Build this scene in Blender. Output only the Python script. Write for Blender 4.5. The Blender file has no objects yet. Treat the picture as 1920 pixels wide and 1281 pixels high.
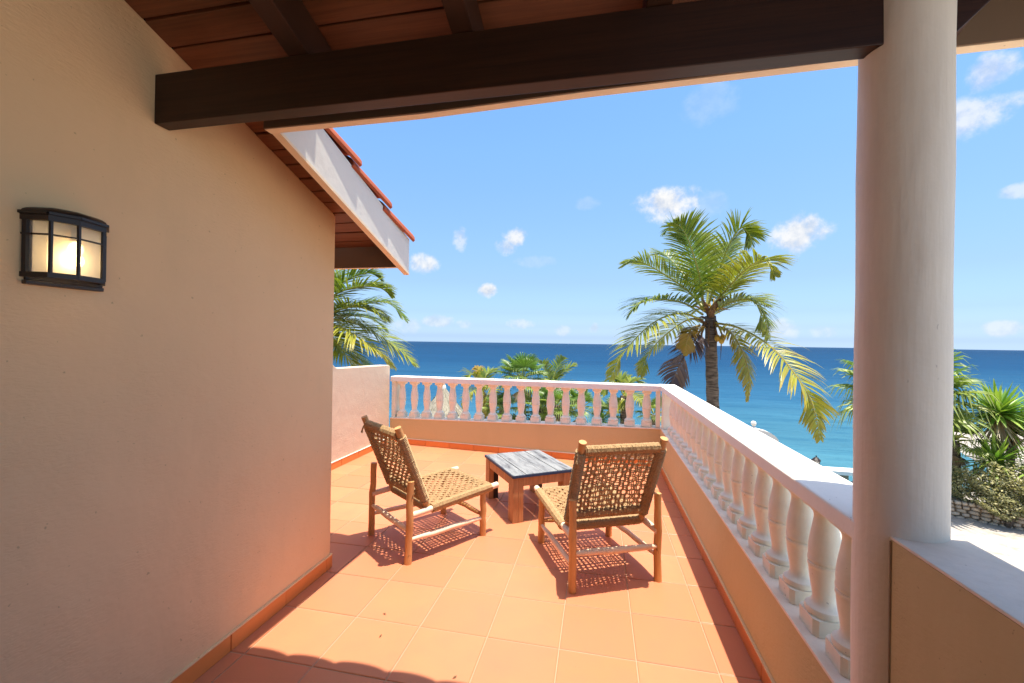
import bpy, math, random
from mathutils import Vector, Matrix
R_ = math.radians
C = bpy.context.scene.collection
SC = bpy.context.scene

# ------------------------------------------------------------------ camera
cam_d = bpy.data.cameras.new("camera")
cam = bpy.data.objects.new("camera", cam_d)
C.objects.link(cam)
cam_d.sensor_width = 36.0
cam_d.lens = 15.004
cam_d.clip_start = 0.03
cam_d.clip_end = 80000.0
_yaw, _pitch, _roll = 0.201021920, 2.97105288e-03, 1.47563462e-02
_r = Vector((math.cos(_yaw), math.sin(_yaw), 0)); _f = Vector((-math.sin(_yaw), math.cos(_yaw), 0)); _u = Vector((0, 0, 1))
_f2 = _f*math.cos(_pitch) + _u*math.sin(_pitch); _u2 = -_f*math.sin(_pitch) + _u*math.cos(_pitch)
_r3 = _r*math.cos(_roll) + _u2*math.sin(_roll); _u3 = -_r*math.sin(_roll) + _u2*math.cos(_roll)
cam.matrix_world = Matrix(((_r3.x, _u3.x, -_f2.x, 0), (_r3.y, _u3.y, -_f2.y, 0), (_r3.z, _u3.z, -_f2.z, 1.35226), (0, 0, 0, 1)))
SC.camera = cam

# ------------------------------------------------------------------ sun, sky, exposure
SUN_STRENGTH = 4.1
SKY_STRENGTH = 0.136
EXPOSURE = 1.14
SUN_DIR = Vector((0.113, 0.004, 1.0)).normalized()
sun_d = bpy.data.lights.new("sun", 'SUN')
sun_d.energy = SUN_STRENGTH; sun_d.angle = R_(0.5); sun_d.color = (1.0, 0.92, 0.80)
sun = bpy.data.objects.new("sun", sun_d); C.objects.link(sun)
sun.rotation_euler = SUN_DIR.to_track_quat('Z', 'Y').to_euler()
sun.location = (2, 0, 20)

world = bpy.data.worlds.new("World"); SC.world = world; world.use_nodes = True
SC.view_settings.view_transform = 'Standard'
SC.view_settings.look = 'None'
SC.view_settings.exposure = EXPOSURE
SC.view_settings.gamma = 1.0
SC.view_settings.use_curve_mapping = False
SC.cycles.max_bounces = 10
SC.cycles.diffuse_bounces = 6
SC.cycles.transparent_max_bounces = 12
SC.cycles.use_denoising = True

def build_world():
    nt = world.node_tree; N = nt.nodes; K = nt.links
    N.clear()
    out = N.new('ShaderNodeOutputWorld')
    sky = N.new('ShaderNodeTexSky'); sky.sky_type = 'NISHITA'; sky.sun_disc = False
    sky.sun_elevation = math.asin(SUN_DIR.z); sky.sun_rotation = math.atan2(SUN_DIR.x, SUN_DIR.y)
    sky.altitude = 0.0; sky.air_density = 1.0; sky.dust_density = 2.0; sky.ozone_density = 2.5
    bg = N.new('ShaderNodeBackground'); bg.inputs[1].default_value = SKY_STRENGTH
    tc = N.new('ShaderNodeTexCoord')
    nrm = N.new('ShaderNodeVectorMath'); nrm.operation = 'NORMALIZE'; K.new(tc.outputs['Generated'], nrm.inputs[0])
    sep = N.new('ShaderNodeSeparateXYZ'); K.new(nrm.outputs[0], sep.inputs[0])
    def M(op, a, b=None, c=None, clamp=False):
        n = N.new('ShaderNodeMath'); n.operation = op; n.use_clamp = clamp
        for i, v in enumerate((a, b, c)):
            if v is None: continue
            if isinstance(v, (int, float)): n.inputs[i].default_value = v
            else: K.new(v, n.inputs[i])
        return n.outputs[0]
    az = M('MULTIPLY', M('ARCTAN2', sep.outputs[0], sep.outputs[1]), 57.29578)
    el = M('MULTIPLY', M('ARCSINE', sep.outputs[2]), 57.29578)
    # marine air: the same all round the horizon
    hc = N.new('ShaderNodeValToRGB'); K.new(M('DIVIDE', M('ABSOLUTE', el), 60.0, None, True), hc.inputs[0])
    E = hc.color_ramp.elements
    stops = [(0.0, (1.5, 2.0, 3.0)), (.8, (.92, 1.25, 1.95)), (2.2, (.66, .85, 1.22)), (4, (.55, .68, .92)), (8, (.54, .63, .74)), (13, (.57, .69, .76)), (18, (.58, .73, .82)), (24, (.57, .77, .90)), (30, (.54, .77, .95)), (56, (1, 1, 1))]
    while len(E) < len(stops): E.new(.5)
    for q, (e0, c0) in zip(E, stops): q.position = e0/60.0; q.color = (*c0, 1)
    hm = N.new('ShaderNodeMix'); hm.data_type = 'RGBA'; hm.blend_type = 'MULTIPLY'; hm.inputs[0].default_value = 1.0
    K.new(sky.outputs[0], hm.inputs[6]); K.new(hc.outputs[0], hm.inputs[7]); K.new(hm.outputs[2], bg.inputs[0])
    nz = N.new('ShaderNodeTexNoise'); nz.inputs['Scale'].default_value = 22; nz.inputs['Detail'].default_value = 9; nz.inputs['Roughness'].default_value = 0.62
    K.new(nrm.outputs[0], nz.inputs['Vector'])
    nz2 = N.new('ShaderNodeTexNoise'); nz2.inputs['Scale'].default_value = 9; nz2.inputs['Detail'].default_value = 4
    K.new(nrm.outputs[0], nz2.inputs['Vector'])
    up = N.new('ShaderNodeVectorMath'); up.operation = 'ADD'; K.new(nrm.outputs[0], up.inputs[0]); up.inputs[1].default_value = (.004, 0, .014)
    nz3 = N.new('ShaderNodeTexNoise'); nz3.inputs['Scale'].default_value = 22; nz3.inputs['Detail'].default_value = 5; nz3.inputs['Roughness'].default_value = .55
    K.new(up.outputs[0], nz3.inputs['Vector'])
    n1 = M('SUBTRACT', nz.outputs[0], 0.5); n2 = M('SUBTRACT', nz2.outputs[0], 0.5)
    # cumulus seen over the sea: azimuth, elevation, half width, half height (degrees), strength
    clouds = [(8.4, 17.3, 3.9, 2.3, 1.0), (22.3, 12.4, 3.3, 2.2, .95), (-11.3, 13.9, 1.9, 1.4, .9), (-12.6, 12.6, 1.8, 1.3, .75),
              (-18.7, 13.5, 1.15, 1.7, .7), (-23.2, 10.1, 2.2, 1.6, .9), (-14.8, 6.9, 1.7, 1.05, 1.0), (36.7, 23.4, 1.9, 1.8, .7),
              (36.2, 20.4, 3.6, 1.9, .75), (12.8, 16.6, 2.4, 1.8, .2), (13.0, 27.5, 3.2, 2.4, .16), (-9.0, 10.8, 3.0, .8, .16),
              (38.5, 13.6, 2.0, .7, .55), (-2.0, 18.0, 2.0, .9, .16), (-21.5, 2.7, 2.2, .9, .5), (-17.8, 2.4, 1.3, .8, .4), (-10.4, 2.6, 2.0, .8, .45),
              (-25.5, 2.0, 2.0, 1.3, .35), (-.6, 2.0, .8, .8, .5), (20.5, 2.0, 2.4, 1.2, .5), (15.0, 1.8, 3.0, .8, .4), (24.5, 1.7, 1.4, .8, .35), (37.5, 1.9, 1.2, .8, .5), (-4.8, 1.8, 1.2, .8, .35),
              (-60, 14, 7, 3, .8), (-95, 20, 8, 4, .8), (70, 12, 7, 3, .8), (115, 22, 9, 4, .8), (160, 16, 8, 4, .8), (-145, 14, 8, 3, .8)]
    acc = None
    for (a0, e0, w, h, s) in clouds:
        da = M('DIVIDE', M('SUBTRACT', az, a0), w)
        de = M('DIVIDE', M('SUBTRACT', el, e0), h)
        d2 = M('ADD', M('MULTIPLY', da, da), M('MULTIPLY', de, de))
        f = M('SUBTRACT', 0.82, M('MULTIPLY', d2, 0.74))
        f = M('ADD', M('ADD', f, M('MULTIPLY', n1, 2.3)), M('MULTIPLY', n2, 0.8))
        mr = N.new('ShaderNodeMapRange'); mr.interpolation_type = 'SMOOTHSTEP'
        K.new(f, mr.inputs[0]); mr.inputs[1].default_value = 0.0; mr.inputs[2].default_value = 0.85
        mr.inputs[3].default_value = 0; mr.inputs[4].default_value = s
        acc = mr.outputs[0] if acc is None else M('MAXIMUM', acc, mr.outputs[0])
    cb = N.new('ShaderNodeBackground')
    cr = N.new('ShaderNodeMix'); cr.data_type = 'RGBA'
    K.new(M('ADD', .62, M('MULTIPLY', M('SUBTRACT', nz.outputs[0], nz3.outputs[0]), 4.5), None, True), cr.inputs[0]); cr.inputs[6].default_value = (.66, .73, .86, 1); cr.inputs[7].default_value = (1, 1, 1, 1)
    K.new(cr.outputs[2], cb.inputs[0]); cb.inputs[1].default_value = 0.45
    mix = N.new('ShaderNodeMixShader'); K.new(acc, mix.inputs[0]); K.new(bg.outputs[0], mix.inputs[1]); K.new(cb.outputs[0], mix.inputs[2])
    K.new(mix.outputs[0], out.inputs[0])
build_world()

# ------------------------------------------------------------------ materials
def new_mat(name):
    m = bpy.data.materials.new(name); m.use_nodes = True
    nt = m.node_tree; b = nt.nodes['Principled BSDF']
    return m, nt, b
def nnode(nt, t, **kw):
    n = nt.nodes.new(t)
    for k, v in kw.items(): setattr(n, k, v)
    return n
def coords(nt, space='world', scale=(1, 1, 1)):
    mp = nnode(nt, 'ShaderNodeMapping'); mp.inputs['Scale'].default_value = scale
    if space == 'world':
        g = nnode(nt, 'ShaderNodeNewGeometry'); nt.links.new(g.outputs['Position'], mp.inputs[0])
    else:
        g = nnode(nt, 'ShaderNodeTexCoord'); nt.links.new(g.outputs['Object'], mp.inputs[0])
    return mp.outputs[0]
def noise(nt, vec, scale, detail=4, rough=.55, dist=0):
    n = nnode(nt, 'ShaderNodeTexNoise'); n.inputs['Scale'].default_value = scale; n.inputs['Detail'].default_value = detail
    n.inputs['Roughness'].default_value = rough; n.inputs['Distortion'].default_value = dist
    if vec is not None: nt.links.new(vec, n.inputs['Vector'])
    return n.outputs[0]
def ramp(nt, fac, stops):
    r = nnode(nt, 'ShaderNodeValToRGB'); nt.links.new(fac, r.inputs[0])
    e = r.color_ramp.elements
    while len(e) < len(stops): e.new(0.5)
    for el, (p, c) in zip(e, stops): el.position = p; el.color = (*c, 1)
    return r.outputs[0]
def mixc(nt, fac, a, b, mode='MIX'):
    n = nnode(nt, 'ShaderNodeMix', data_type='RGBA', blend_type=mode)
    if isinstance(fac, (int, float)): n.inputs[0].default_value = fac
    else: nt.links.new(fac, n.inputs[0])
    for i, v in ((6, a), (7, b)):
        if isinstance(v, tuple): n.inputs[i].default_value = (*v, 1)
        else: nt.links.new(v, n.inputs[i])
    return n.outputs[2]
def math_(nt, op, a, b=None, clamp=False):
    n = nnode(nt, 'ShaderNodeMath', operation=op, use_clamp=clamp)
    for i, v in enumerate((a, b)):
        if v is None: continue
        if isinstance(v, (int, float)): n.inputs[i].default_value = v
        else: nt.links.new(v, n.inputs[i])
    return n.outputs[0]
def bump(nt, b, h, strength=.3, dist=.01, prev=None):
    n = nnode(nt, 'ShaderNodeBump'); n.inputs['Strength'].default_value = strength; n.inputs['Distance'].default_value = dist
    nt.links.new(h, n.inputs['Height'])
    if prev is not None: nt.links.new(prev, n.inputs['Normal'])
    nt.links.new(n.outputs[0], b.inputs['Normal'])
    return n.outputs[0]
def base(nt, b, col, rough=.6, spec=.4):
    if isinstance(col, tuple): b.inputs['Base Color'].default_value = (*col, 1)
    else: nt.links.new(col, b.inputs['Base Color'])
    b.inputs['Roughness'].default_value = rough
    b.inputs['Specular IOR Level'].default_value = spec
def objrand(nt):
    return nnode(nt, 'ShaderNodeObjectInfo').outputs['Random']

def mat_stucco(name, col, spots=True):
    m, nt, b = new_mat(name)
    v = coords(nt)
    big = noise(nt, v, 1.3, 5); 
    c = mixc(nt, math_(nt, 'MULTIPLY', big, .5), tuple(x*1.06 for x in col), tuple(x*.86 for x in col))
    if spots:
        sp = noise(nt, v, 55, 2, .5)
        s = ramp(nt, sp, [(0.0, (1, 1, 1)), (.245, (1, 1, 1)), (.262, (0, 0, 0)), (1.0, (0, 0, 0))])
        c = mixc(nt, math_(nt, 'MULTIPLY', s, .5), c, tuple(x*.45 for x in col))
    st = ramp(nt, noise(nt, coords(nt, scale=(1, 1, .35)), 2.6, 6, .7), [(.50, (0, 0, 0)), (.72, (1, 1, 1))])
    c = mixc(nt, math_(nt, 'MULTIPLY', st, .16), c, tuple(x*.66 for x in col))
    base(nt, b, c, .78, .25)
    v2 = coords(nt, scale=(1, 1, 2.6))
    fine = noise(nt, v2, 42, 5, .6, .6)
    patch = ramp(nt, noise(nt, v, 2.2, 3), [(.42, (.12, .12, .12)), (.62, (1, 1, 1))])
    h = math_(nt, 'MULTIPLY', fine, patch)
    p = bump(nt, b, h, .5, .007)
    bump(nt, b, noise(nt, v, 7, 3), .25, .02, p)
    return m
M_WALL = mat_stucco('tan_stucco', (.76, .525, .285))
M_PONY = mat_stucco('orange_tan_stucco', (.54, .43, .225), True)
M_PARAPET = mat_stucco('pale_tan_stucco', (.62, .53, .385))

def mat_white(name, col=(.80, .775, .645), dirt=.32, scale=9):
    m, nt, b = new_mat(name)
    v = coords(nt)
    d = ramp(nt, noise(nt, v, scale, 6, .65), [(.45, (0, 0, 0)), (.78, (1, 1, 1))])
    c = mixc(nt, math_(nt, 'MULTIPLY', d, dirt), col, (col[0]*.62, col[1]*.60, col[2]*.56))
    sp = ramp(nt, noise(nt, v, 62, 2, .5), [(.0, (1, 1, 1)), (.235, (1, 1, 1)), (.25, (0, 0, 0))])
    c = mixc(nt, math_(nt, 'MULTIPLY', sp, .65), c, (.20, .17, .13))
    streak = ramp(nt, noise(nt, coords(nt, scale=(30, 30, 2.2)), 1.0, 5, .7), [(.55, (0, 0, 0)), (.75, (1, 1, 1))])
    c = mixc(nt, math_(nt, 'MULTIPLY', streak, dirt*.55), c, (col[0]*.55, col[1]*.52, col[2]*.48))
    base(nt, b, c, .6, .35)
    pb = bump(nt, b, noise(nt, v, 38, 4), .3, .004)
    bump(nt, b, noise(nt, v, 9, 3), .25, .012, pb)
    return m
M_WHITE = mat_white('white_masonry_paint')
M_CAP = mat_white('white_cap_paint', (.80, .775, .70), .18, 4)
M_SILL = mat_white('sill_paint', (.80, .72, .60), .35, 12)
M_FASCIA = mat_white('fascia_paint', (.70, .68, .61), .10, 3)
M_BOUNCE_TRIM = mat_white('bounce_tinted_trim', (.82, .66, .45), .2, 6)  # warm floor bounce put into the colour of the white fascia undersides

def mat_column():
    m, nt, b = new_mat('column_paint')
    v = coords(nt, scale=(1, 1, .06))
    st = noise(nt, v, 60, 4, .6)
    v1 = coords(nt)
    c = mixc(nt, math_(nt, 'MULTIPLY', noise(nt, v1, 3, 5), .4), (.78, .715, .60), (.67, .595, .49))
    stn = ramp(nt, noise(nt, coords(nt, scale=(6, 6, .8)), 1.2, 6, .7), [(.50, (0, 0, 0)), (.72, (1, 1, 1))])
    c = mixc(nt, math_(nt, 'MULTIPLY', stn, .28), c, (.42, .35, .28))
    chp = ramp(nt, noise(nt, coords(nt, scale=(1, 1, .4)), 48, 3, .5), [(.0, (1, 1, 1)), (.25, (1, 1, 1)), (.27, (0, 0, 0))])
    c = mixc(nt, math_(nt, 'MULTIPLY', chp, .5), c, (.34, .29, .24))
    base(nt, b, c, .62, .3)
    p = bump(nt, b, st, .16, .008)
    p = bump(nt, b, noise(nt, v1, 7, 4), .4, .014, p)
    bump(nt, b, noise(nt, v1, 30, 3), .22, .004, p)
    return m
M_COLUMN = mat_column()

def mat_tile():
    m, nt, b = new_mat('terracotta_floor_tile')
    v = coords(nt)
    rnd = objrand(nt)
    c = ramp(nt, rnd, [(0, (.51, .182, .082)), (.3, (.54, .206, .097)), (.55, (.515, .172, .081)), (.8, (.55, .196, .092)), (1, (.555, .217, .104))])
    blot = ramp(nt, noise(nt, v, 6.5, 5, .6, .4), [(.38, (0, 0, 0)), (.70, (1, 1, 1))])
    c = mixc(nt, math_(nt, 'MULTIPLY', blot, .42), c, (.57, .165, .090))
    fine = noise(nt, v, 70, 4, .6)
    c = mixc(nt, math_(nt, 'MULTIPLY', fine, .22), c, (.46, .17, .075))
    sp = ramp(nt, noise(nt, v, 95, 2, .5), [(.0, (1, 1, 1)), (.235, (1, 1, 1)), (.25, (0, 0, 0))])
    c = mixc(nt, math_(nt, 'MULTIPLY', sp, .4), c, (.25, .12, .06))
    sm = ramp(nt, noise(nt, coords(nt, scale=(1, 1, 1)), 2.2, 7, .72, .8), [(.50, (0, 0, 0)), (.70, (1, 1, 1))])
    c = mixc(nt, math_(nt, 'MULTIPLY', sm, .22), c, (.37, .155, .088))
    base(nt, b, c, .48, .35)
    p = bump(nt, b, noise(nt, v, 14, 4), .16, .006)
    bump(nt, b, fine, .12, .002, p)
    return m
M_TILE = mat_tile()
def mat_simple(name, col, rough=.6, spec=.3, var=.25, scale=20, b_s=.2, b_d=.004, space='world', stretch=(1, 1, 1), rand=0):
    m, nt, b = new_mat(name)
    v = coords(nt, space, stretch)
    n = noise(nt, v, scale, 5, .6)
    f = math_(nt, 'MULTIPLY', n, var*2)
    c = mixc(nt, f, tuple(min(1, x*(1+var*.6)) for x in col), tuple(x*(1-var) for x in col))
    if rand:
        c = mixc(nt, math_(nt, 'MULTIPLY', objrand(nt), rand), c, tuple(x*.45 for x in col))
    base(nt, b, c, rough, spec)
    if b_s: bump(nt, b, n, b_s, b_d)
    return m
M_GROUT = mat_simple('grey_grout', (.40, .25, .16), .9, .1, .3, 40)
M_SKIRT = mat_simple('glazed_skirting_tile', (.68, .235, .058), .38, .45, .22, 9, .1, .003, rand=.35)
M_BEAM = mat_simple('dark_stained_beam', (.040, .0145, .006), .42, .28, .45, 6, .15, .003, stretch=(.25, 3, 3))
def add_grain(m, amt=.5):
    nt = m.node_tree; b = nt.nodes['Principled BSDF']; src = b.inputs['Base Color'].links[0].from_socket
    g = ramp(nt, noise(nt, coords(nt, scale=(.8, 30, 30)), 3.0, 6, .7, .6), [(.38, (0, 0, 0)), (.62, (1, 1, 1))])
    mul = mixc(nt, math_(nt, 'MULTIPLY', g, amt), src, (.012, .005, .003)); nt.links.new(mul, b.inputs['Base Color'])
add_grain(M_BEAM, .6)
M_RAFTER = mat_simple('dark_stained_rafter', (.05, .018, .008), .5, .35, .4, 6, .15, .003, stretch=(3, .3, 3))
M_BOARD = mat_simple('red_brown_soffit_board', (.23, .078, .030), .45, .4, .5, 5, .15, .003, stretch=(.3, 4, 4), rand=.4)
add_grain(M_BOARD, .35)
M_DECK = mat_simple('black_roof_deck', (.02, .012, .008), .9, .1, .2)
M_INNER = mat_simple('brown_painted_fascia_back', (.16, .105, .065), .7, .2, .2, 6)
M_CLAY = mat_simple('clay_roof_tile', (.42, .105, .045), .7, .2, .45, 14, .4, .006, rand=.35)
M_BLACKMETAL = mat_simple('bronze_black_metal', (.022, .014, .010), .42, .5, .3, 30, .1, .001)
M_ROPE = mat_simple('twisted_straw_rope', (.49, .325, .165), .85, .12, .55, 120, .8, .004, 'object', rand=0)
M_BRANCH = mat_simple('peeled_branch_wood', (.60, .315, .115), .5, .35, .45, 14, .2, .003, 'object', (2.5, 2.5, .5))
def add_knots(m):
    nt = m.node_tree; b = nt.nodes['Principled BSDF']; src = b.inputs['Base Color'].links[0].from_socket
    k = ramp(nt, noise(nt, coords(nt, 'object', (1, 1, .45)), 26, 2, .5), [(.0, (1, 1, 1)), (.27, (1, 1, 1)), (.31, (0, 0, 0))])
    g = ramp(nt, noise(nt, coords(nt, 'object', (12, 12, 1.2)), 4, 5, .7), [(.45, (0, 0, 0)), (.75, (1, 1, 1))])
    c = mixc(nt, math_(nt, 'MULTIPLY', g, .4), src, (.30, .13, .045)); c = mixc(nt, math_(nt, 'MULTIPLY', k, .8), c, (.10, .04, .018))
    nt.links.new(c, b.inputs['Base Color'])
add_knots(M_BRANCH)
M_BARE = mat_simple('pale_bare_wood', (.74, .55, .38), .55, .3, .3, 20, .2, .003, 'object')
M_TABLELEG = mat_simple('reclaimed_brown_wood', (.50, .26, .115), .6, .3, .55, 9, .3, .003, 'object', (5, 5, .6))
M_TABLEDARK = mat_simple('near_black_wood', (.035, .026, .022), .6, .3, .4, 9, .3, .003, 'object', (5, 5, .6))

def mat_tabletop():
    m, nt, b = new_mat('weathered_painted_board')
    v = coords(nt, 'object', (5, .8, 4))
    n = noise(nt, v, 4.6, 7, .70, .5)
    c = ramp(nt, n, [(.30, (.016, .016, .018)), (.37, (.08, .08, .082)), (.46, (.185, .192, .192)), (.62, (.30, .31, .302)), (.74, (.20, .17, .14))])
    v2 = coords(nt, 'object', (22, 3, 4))
    n2 = ramp(nt, noise(nt, v2, 9, 4, .6), [(.55, (0, 0, 0)), (.68, (1, 1, 1))])
    c = mixc(nt, math_(nt, 'MULTIPLY', n2, .5), c, (.03, .03, .035))
    c = mixc(nt, math_(nt, 'MULTIPLY', objrand(nt), .35), c, (.16, .155, .15))
    base(nt, b, c, .55, .3)
    bump(nt, b, n, .5, .004)
    return m
M_TABLETOP = mat_tabletop()
M_BLUE = mat_simple('chipped_dark_blue_edge', (.03, .06, .12), .55, .3, .5, 40, .3, .003, 'object')
M_THATCH = mat_simple('bleached_palm_thatch', (.72, .63, .48), .9, .1, .8, 9, .6, .02, 'object', (7, 7, 1.2))
M_TRUNK = mat_simple('palm_bark', (.30, .23, .175), .85, .15, .8, 9, .8, .03, 'object', (.5, .5, 3))
M_FIBRE = mat_simple('brown_palm_fibre', (.20, .115, .06), .9, .1, .5, 8, .6, .01, 'object', (5, 5, .6))
M_SAND = mat_simple('pale_sand', (.56, .50, .42), .95, .05, .2, 3, .3, .03)
M_STONE = mat_simple('buff_coral_stone', (.58, .47, .34), .9, .1, .4, 9, .5, .02, rand=.45)
M_MORTAR = mat_simple('earth_mortar', (.30, .23, .16), .95, .05, .4, 10, .4, .02)
M_PLASTER = mat_simple('white_garden_plaster', (.74, .71, .65), .75, .2, .15, 6, .2, .01)
M_COCO = mat_simple('yellow_coconut_husk', (.50, .30, .04), .5, .3, .3, 20, .1, .002, 'object')

def mat_leaf(name='palm_leaf', trans=.24, rough=.42):
    m, nt, b = new_mat(name)
    a = nnode(nt, 'ShaderNodeAttribute'); a.attribute_name = 'tint'
    base(nt, b, a.outputs['Color'], rough, .45)
    tr = nnode(nt, 'ShaderNodeBsdfTranslucent')
    tcol = mixc(nt, 1.0, a.outputs['Color'], (1.15, 1.2, .55), 'MULTIPLY')
    nt.links.new(tcol, tr.inputs[0])
    mx = nnode(nt, 'ShaderNodeMixShader'); mx.inputs[0].default_value = trans
    nt.links.new(b.outputs[0], mx.inputs[1]); nt.links.new(tr.outputs[0], mx.inputs[2])
    nt.links.new(mx.outputs[0], nt.nodes['Material Output'].inputs[0])
    return m
M_LEAF = mat_leaf()

def mat_glass():
    m, nt, b = new_mat('frosted_lamp_glass')
    base(nt, b, (.90, .87, .80), .55, .4)
    b.inputs['Transmission Weight'].default_value = .88
    b.inputs['IOR'].default_value = 1.12
    b.inputs['Roughness'].default_value = .38
    bump(nt, b, noise(nt, coords(nt), 90, 2), .15, .002)
    return m
M_GLASS = mat_glass()
def mat_emit(name, col, s):
    m, nt, b = new_mat(name)
    b.inputs['Emission Color'].default_value = (*col, 1); b.inputs['Emission Strength'].default_value = s
    base(nt, b, col, .5)
    return m
M_BULB = mat_emit('warm_bulb', (1.0, .72, .36), 2.6)
M_LINER = mat_simple('white_lamp_back', (.85, .80, .70), .5, .3, .05, 10, 0)

def mat_sea():
    m, nt, b = new_mat('sea_water')
    g = nnode(nt, 'ShaderNodeNewGeometry')
    sp = nnode(nt, 'ShaderNodeSeparateXYZ'); nt.links.new(g.outputs['Position'], sp.inputs[0])
    vbig = coords(nt, scale=(.016, .045, 1))
    warp = noise(nt, vbig, 1.0, 4)
    # water depth: the seabed falls away from the shore (log of the distance offshore)
    off = math_(nt, 'ADD', math_(nt, 'SUBTRACT', sp.outputs[1], math_(nt, 'MULTIPLY', sp.outputs[0], .25)), math_(nt, 'MULTIPLY', warp, 12.0))
    lg = math_(nt, 'LOGARITHM', math_(nt, 'MAXIMUM', math_(nt, 'SUBTRACT', off, 6), 2), 10)
    t = math_(nt, 'DIVIDE', math_(nt, 'SUBTRACT', lg, .9), 2.0, True)
    c = ramp(nt, t, [(0, (.085, .25, .285)), (.22, (.064, .20, .255)), (.40, (.024, .105, .19)), (.62, (.006, .048, .118)), (1.0, (.001, .029, .083))])
    vs = coords(nt, scale=(.03, .16, 1))
    streak = noise(nt, vs, 1.0, 6, .6)
    c = mixc(nt, math_(nt, 'MULTIPLY', ramp(nt, streak, [(.35, (0, 0, 0)), (.7, (1, 1, 1))]), .35), c, (.001, .024, .07))
    base(nt, b, c, .22, .16)
    b.inputs['IOR'].default_value = 1.12
    vr = coords(nt, scale=(.22, .95, 1))
    rip = noise(nt, vr, 1.0, 7, .68, .5)
    c = mixc(nt, ramp(nt, rip, [(.36, (.9, .9, .9)), (.51, (0, 0, 0)), (.60, (0, 0, 0)), (.75, (.25, .25, .25))]), c, mixc(nt, .45, c, (.004, .06, .13)))
    base(nt, b, c, .22, .16)
    vw = coords(nt, scale=(.55, 1.5, 1))
    w1 = noise(nt, vw, 1.3, 6, .62, .4)
    vw2 = coords(nt, scale=(.06, .2, 1))
    w2 = noise(nt, vw2, 1.0, 4, .55)
    p = bump(nt, b, w1, .75, .35)
    p = bump(nt, b, w2, .5, 2.0, p)
    df = nnode(nt, 'ShaderNodeBsdfDiffuse'); nt.links.new(c, df.inputs[0]); nt.links.new(p, df.inputs['Normal'])
    gl = nnode(nt, 'ShaderNodeBsdfGlossy'); gl.inputs['Roughness'].default_value = .22; nt.links.new(p, gl.inputs['Normal'])
    lw = nnode(nt, 'ShaderNodeLayerWeight'); lw.inputs[0].default_value = .25; nt.links.new(p, lw.inputs['Normal'])
    mx = nnode(nt, 'ShaderNodeMixShader'); nt.links.new(math_(nt, 'MULTIPLY', lw.outputs['Fresnel'], .17), mx.inputs[0])
    nt.links.new(df.outputs[0], mx.inputs[1]); nt.links.new(gl.outputs[0], mx.inputs[2])
    nt.links.new(mx.outputs[0], nt.nodes['Material Output'].inputs[0])
    return m
M_SEA = mat_sea()

def mat_ground():
    m, nt, b = new_mat('sandy_ground')
    v = coords(nt)
    n = noise(nt, v, .35, 5, .6)
    n2 = noise(nt, v, 9, 5, .7)
    c = mixc(nt, n2, (.46, .42, .37), (.33, .295, .255))
    s = ramp(nt, noise(nt, v, 3.0, 6, .75), [(.52, (0, 0, 0)), (.66, (1, 1, 1))])
    c = mixc(nt, math_(nt, 'MULTIPLY', s, .45), c, (.17, .14, .105))
    base(nt, b, c, .95, .05)
    bump(nt, b, n2, .5, .03)
    return m
M_GROUND = mat_ground()

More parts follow.
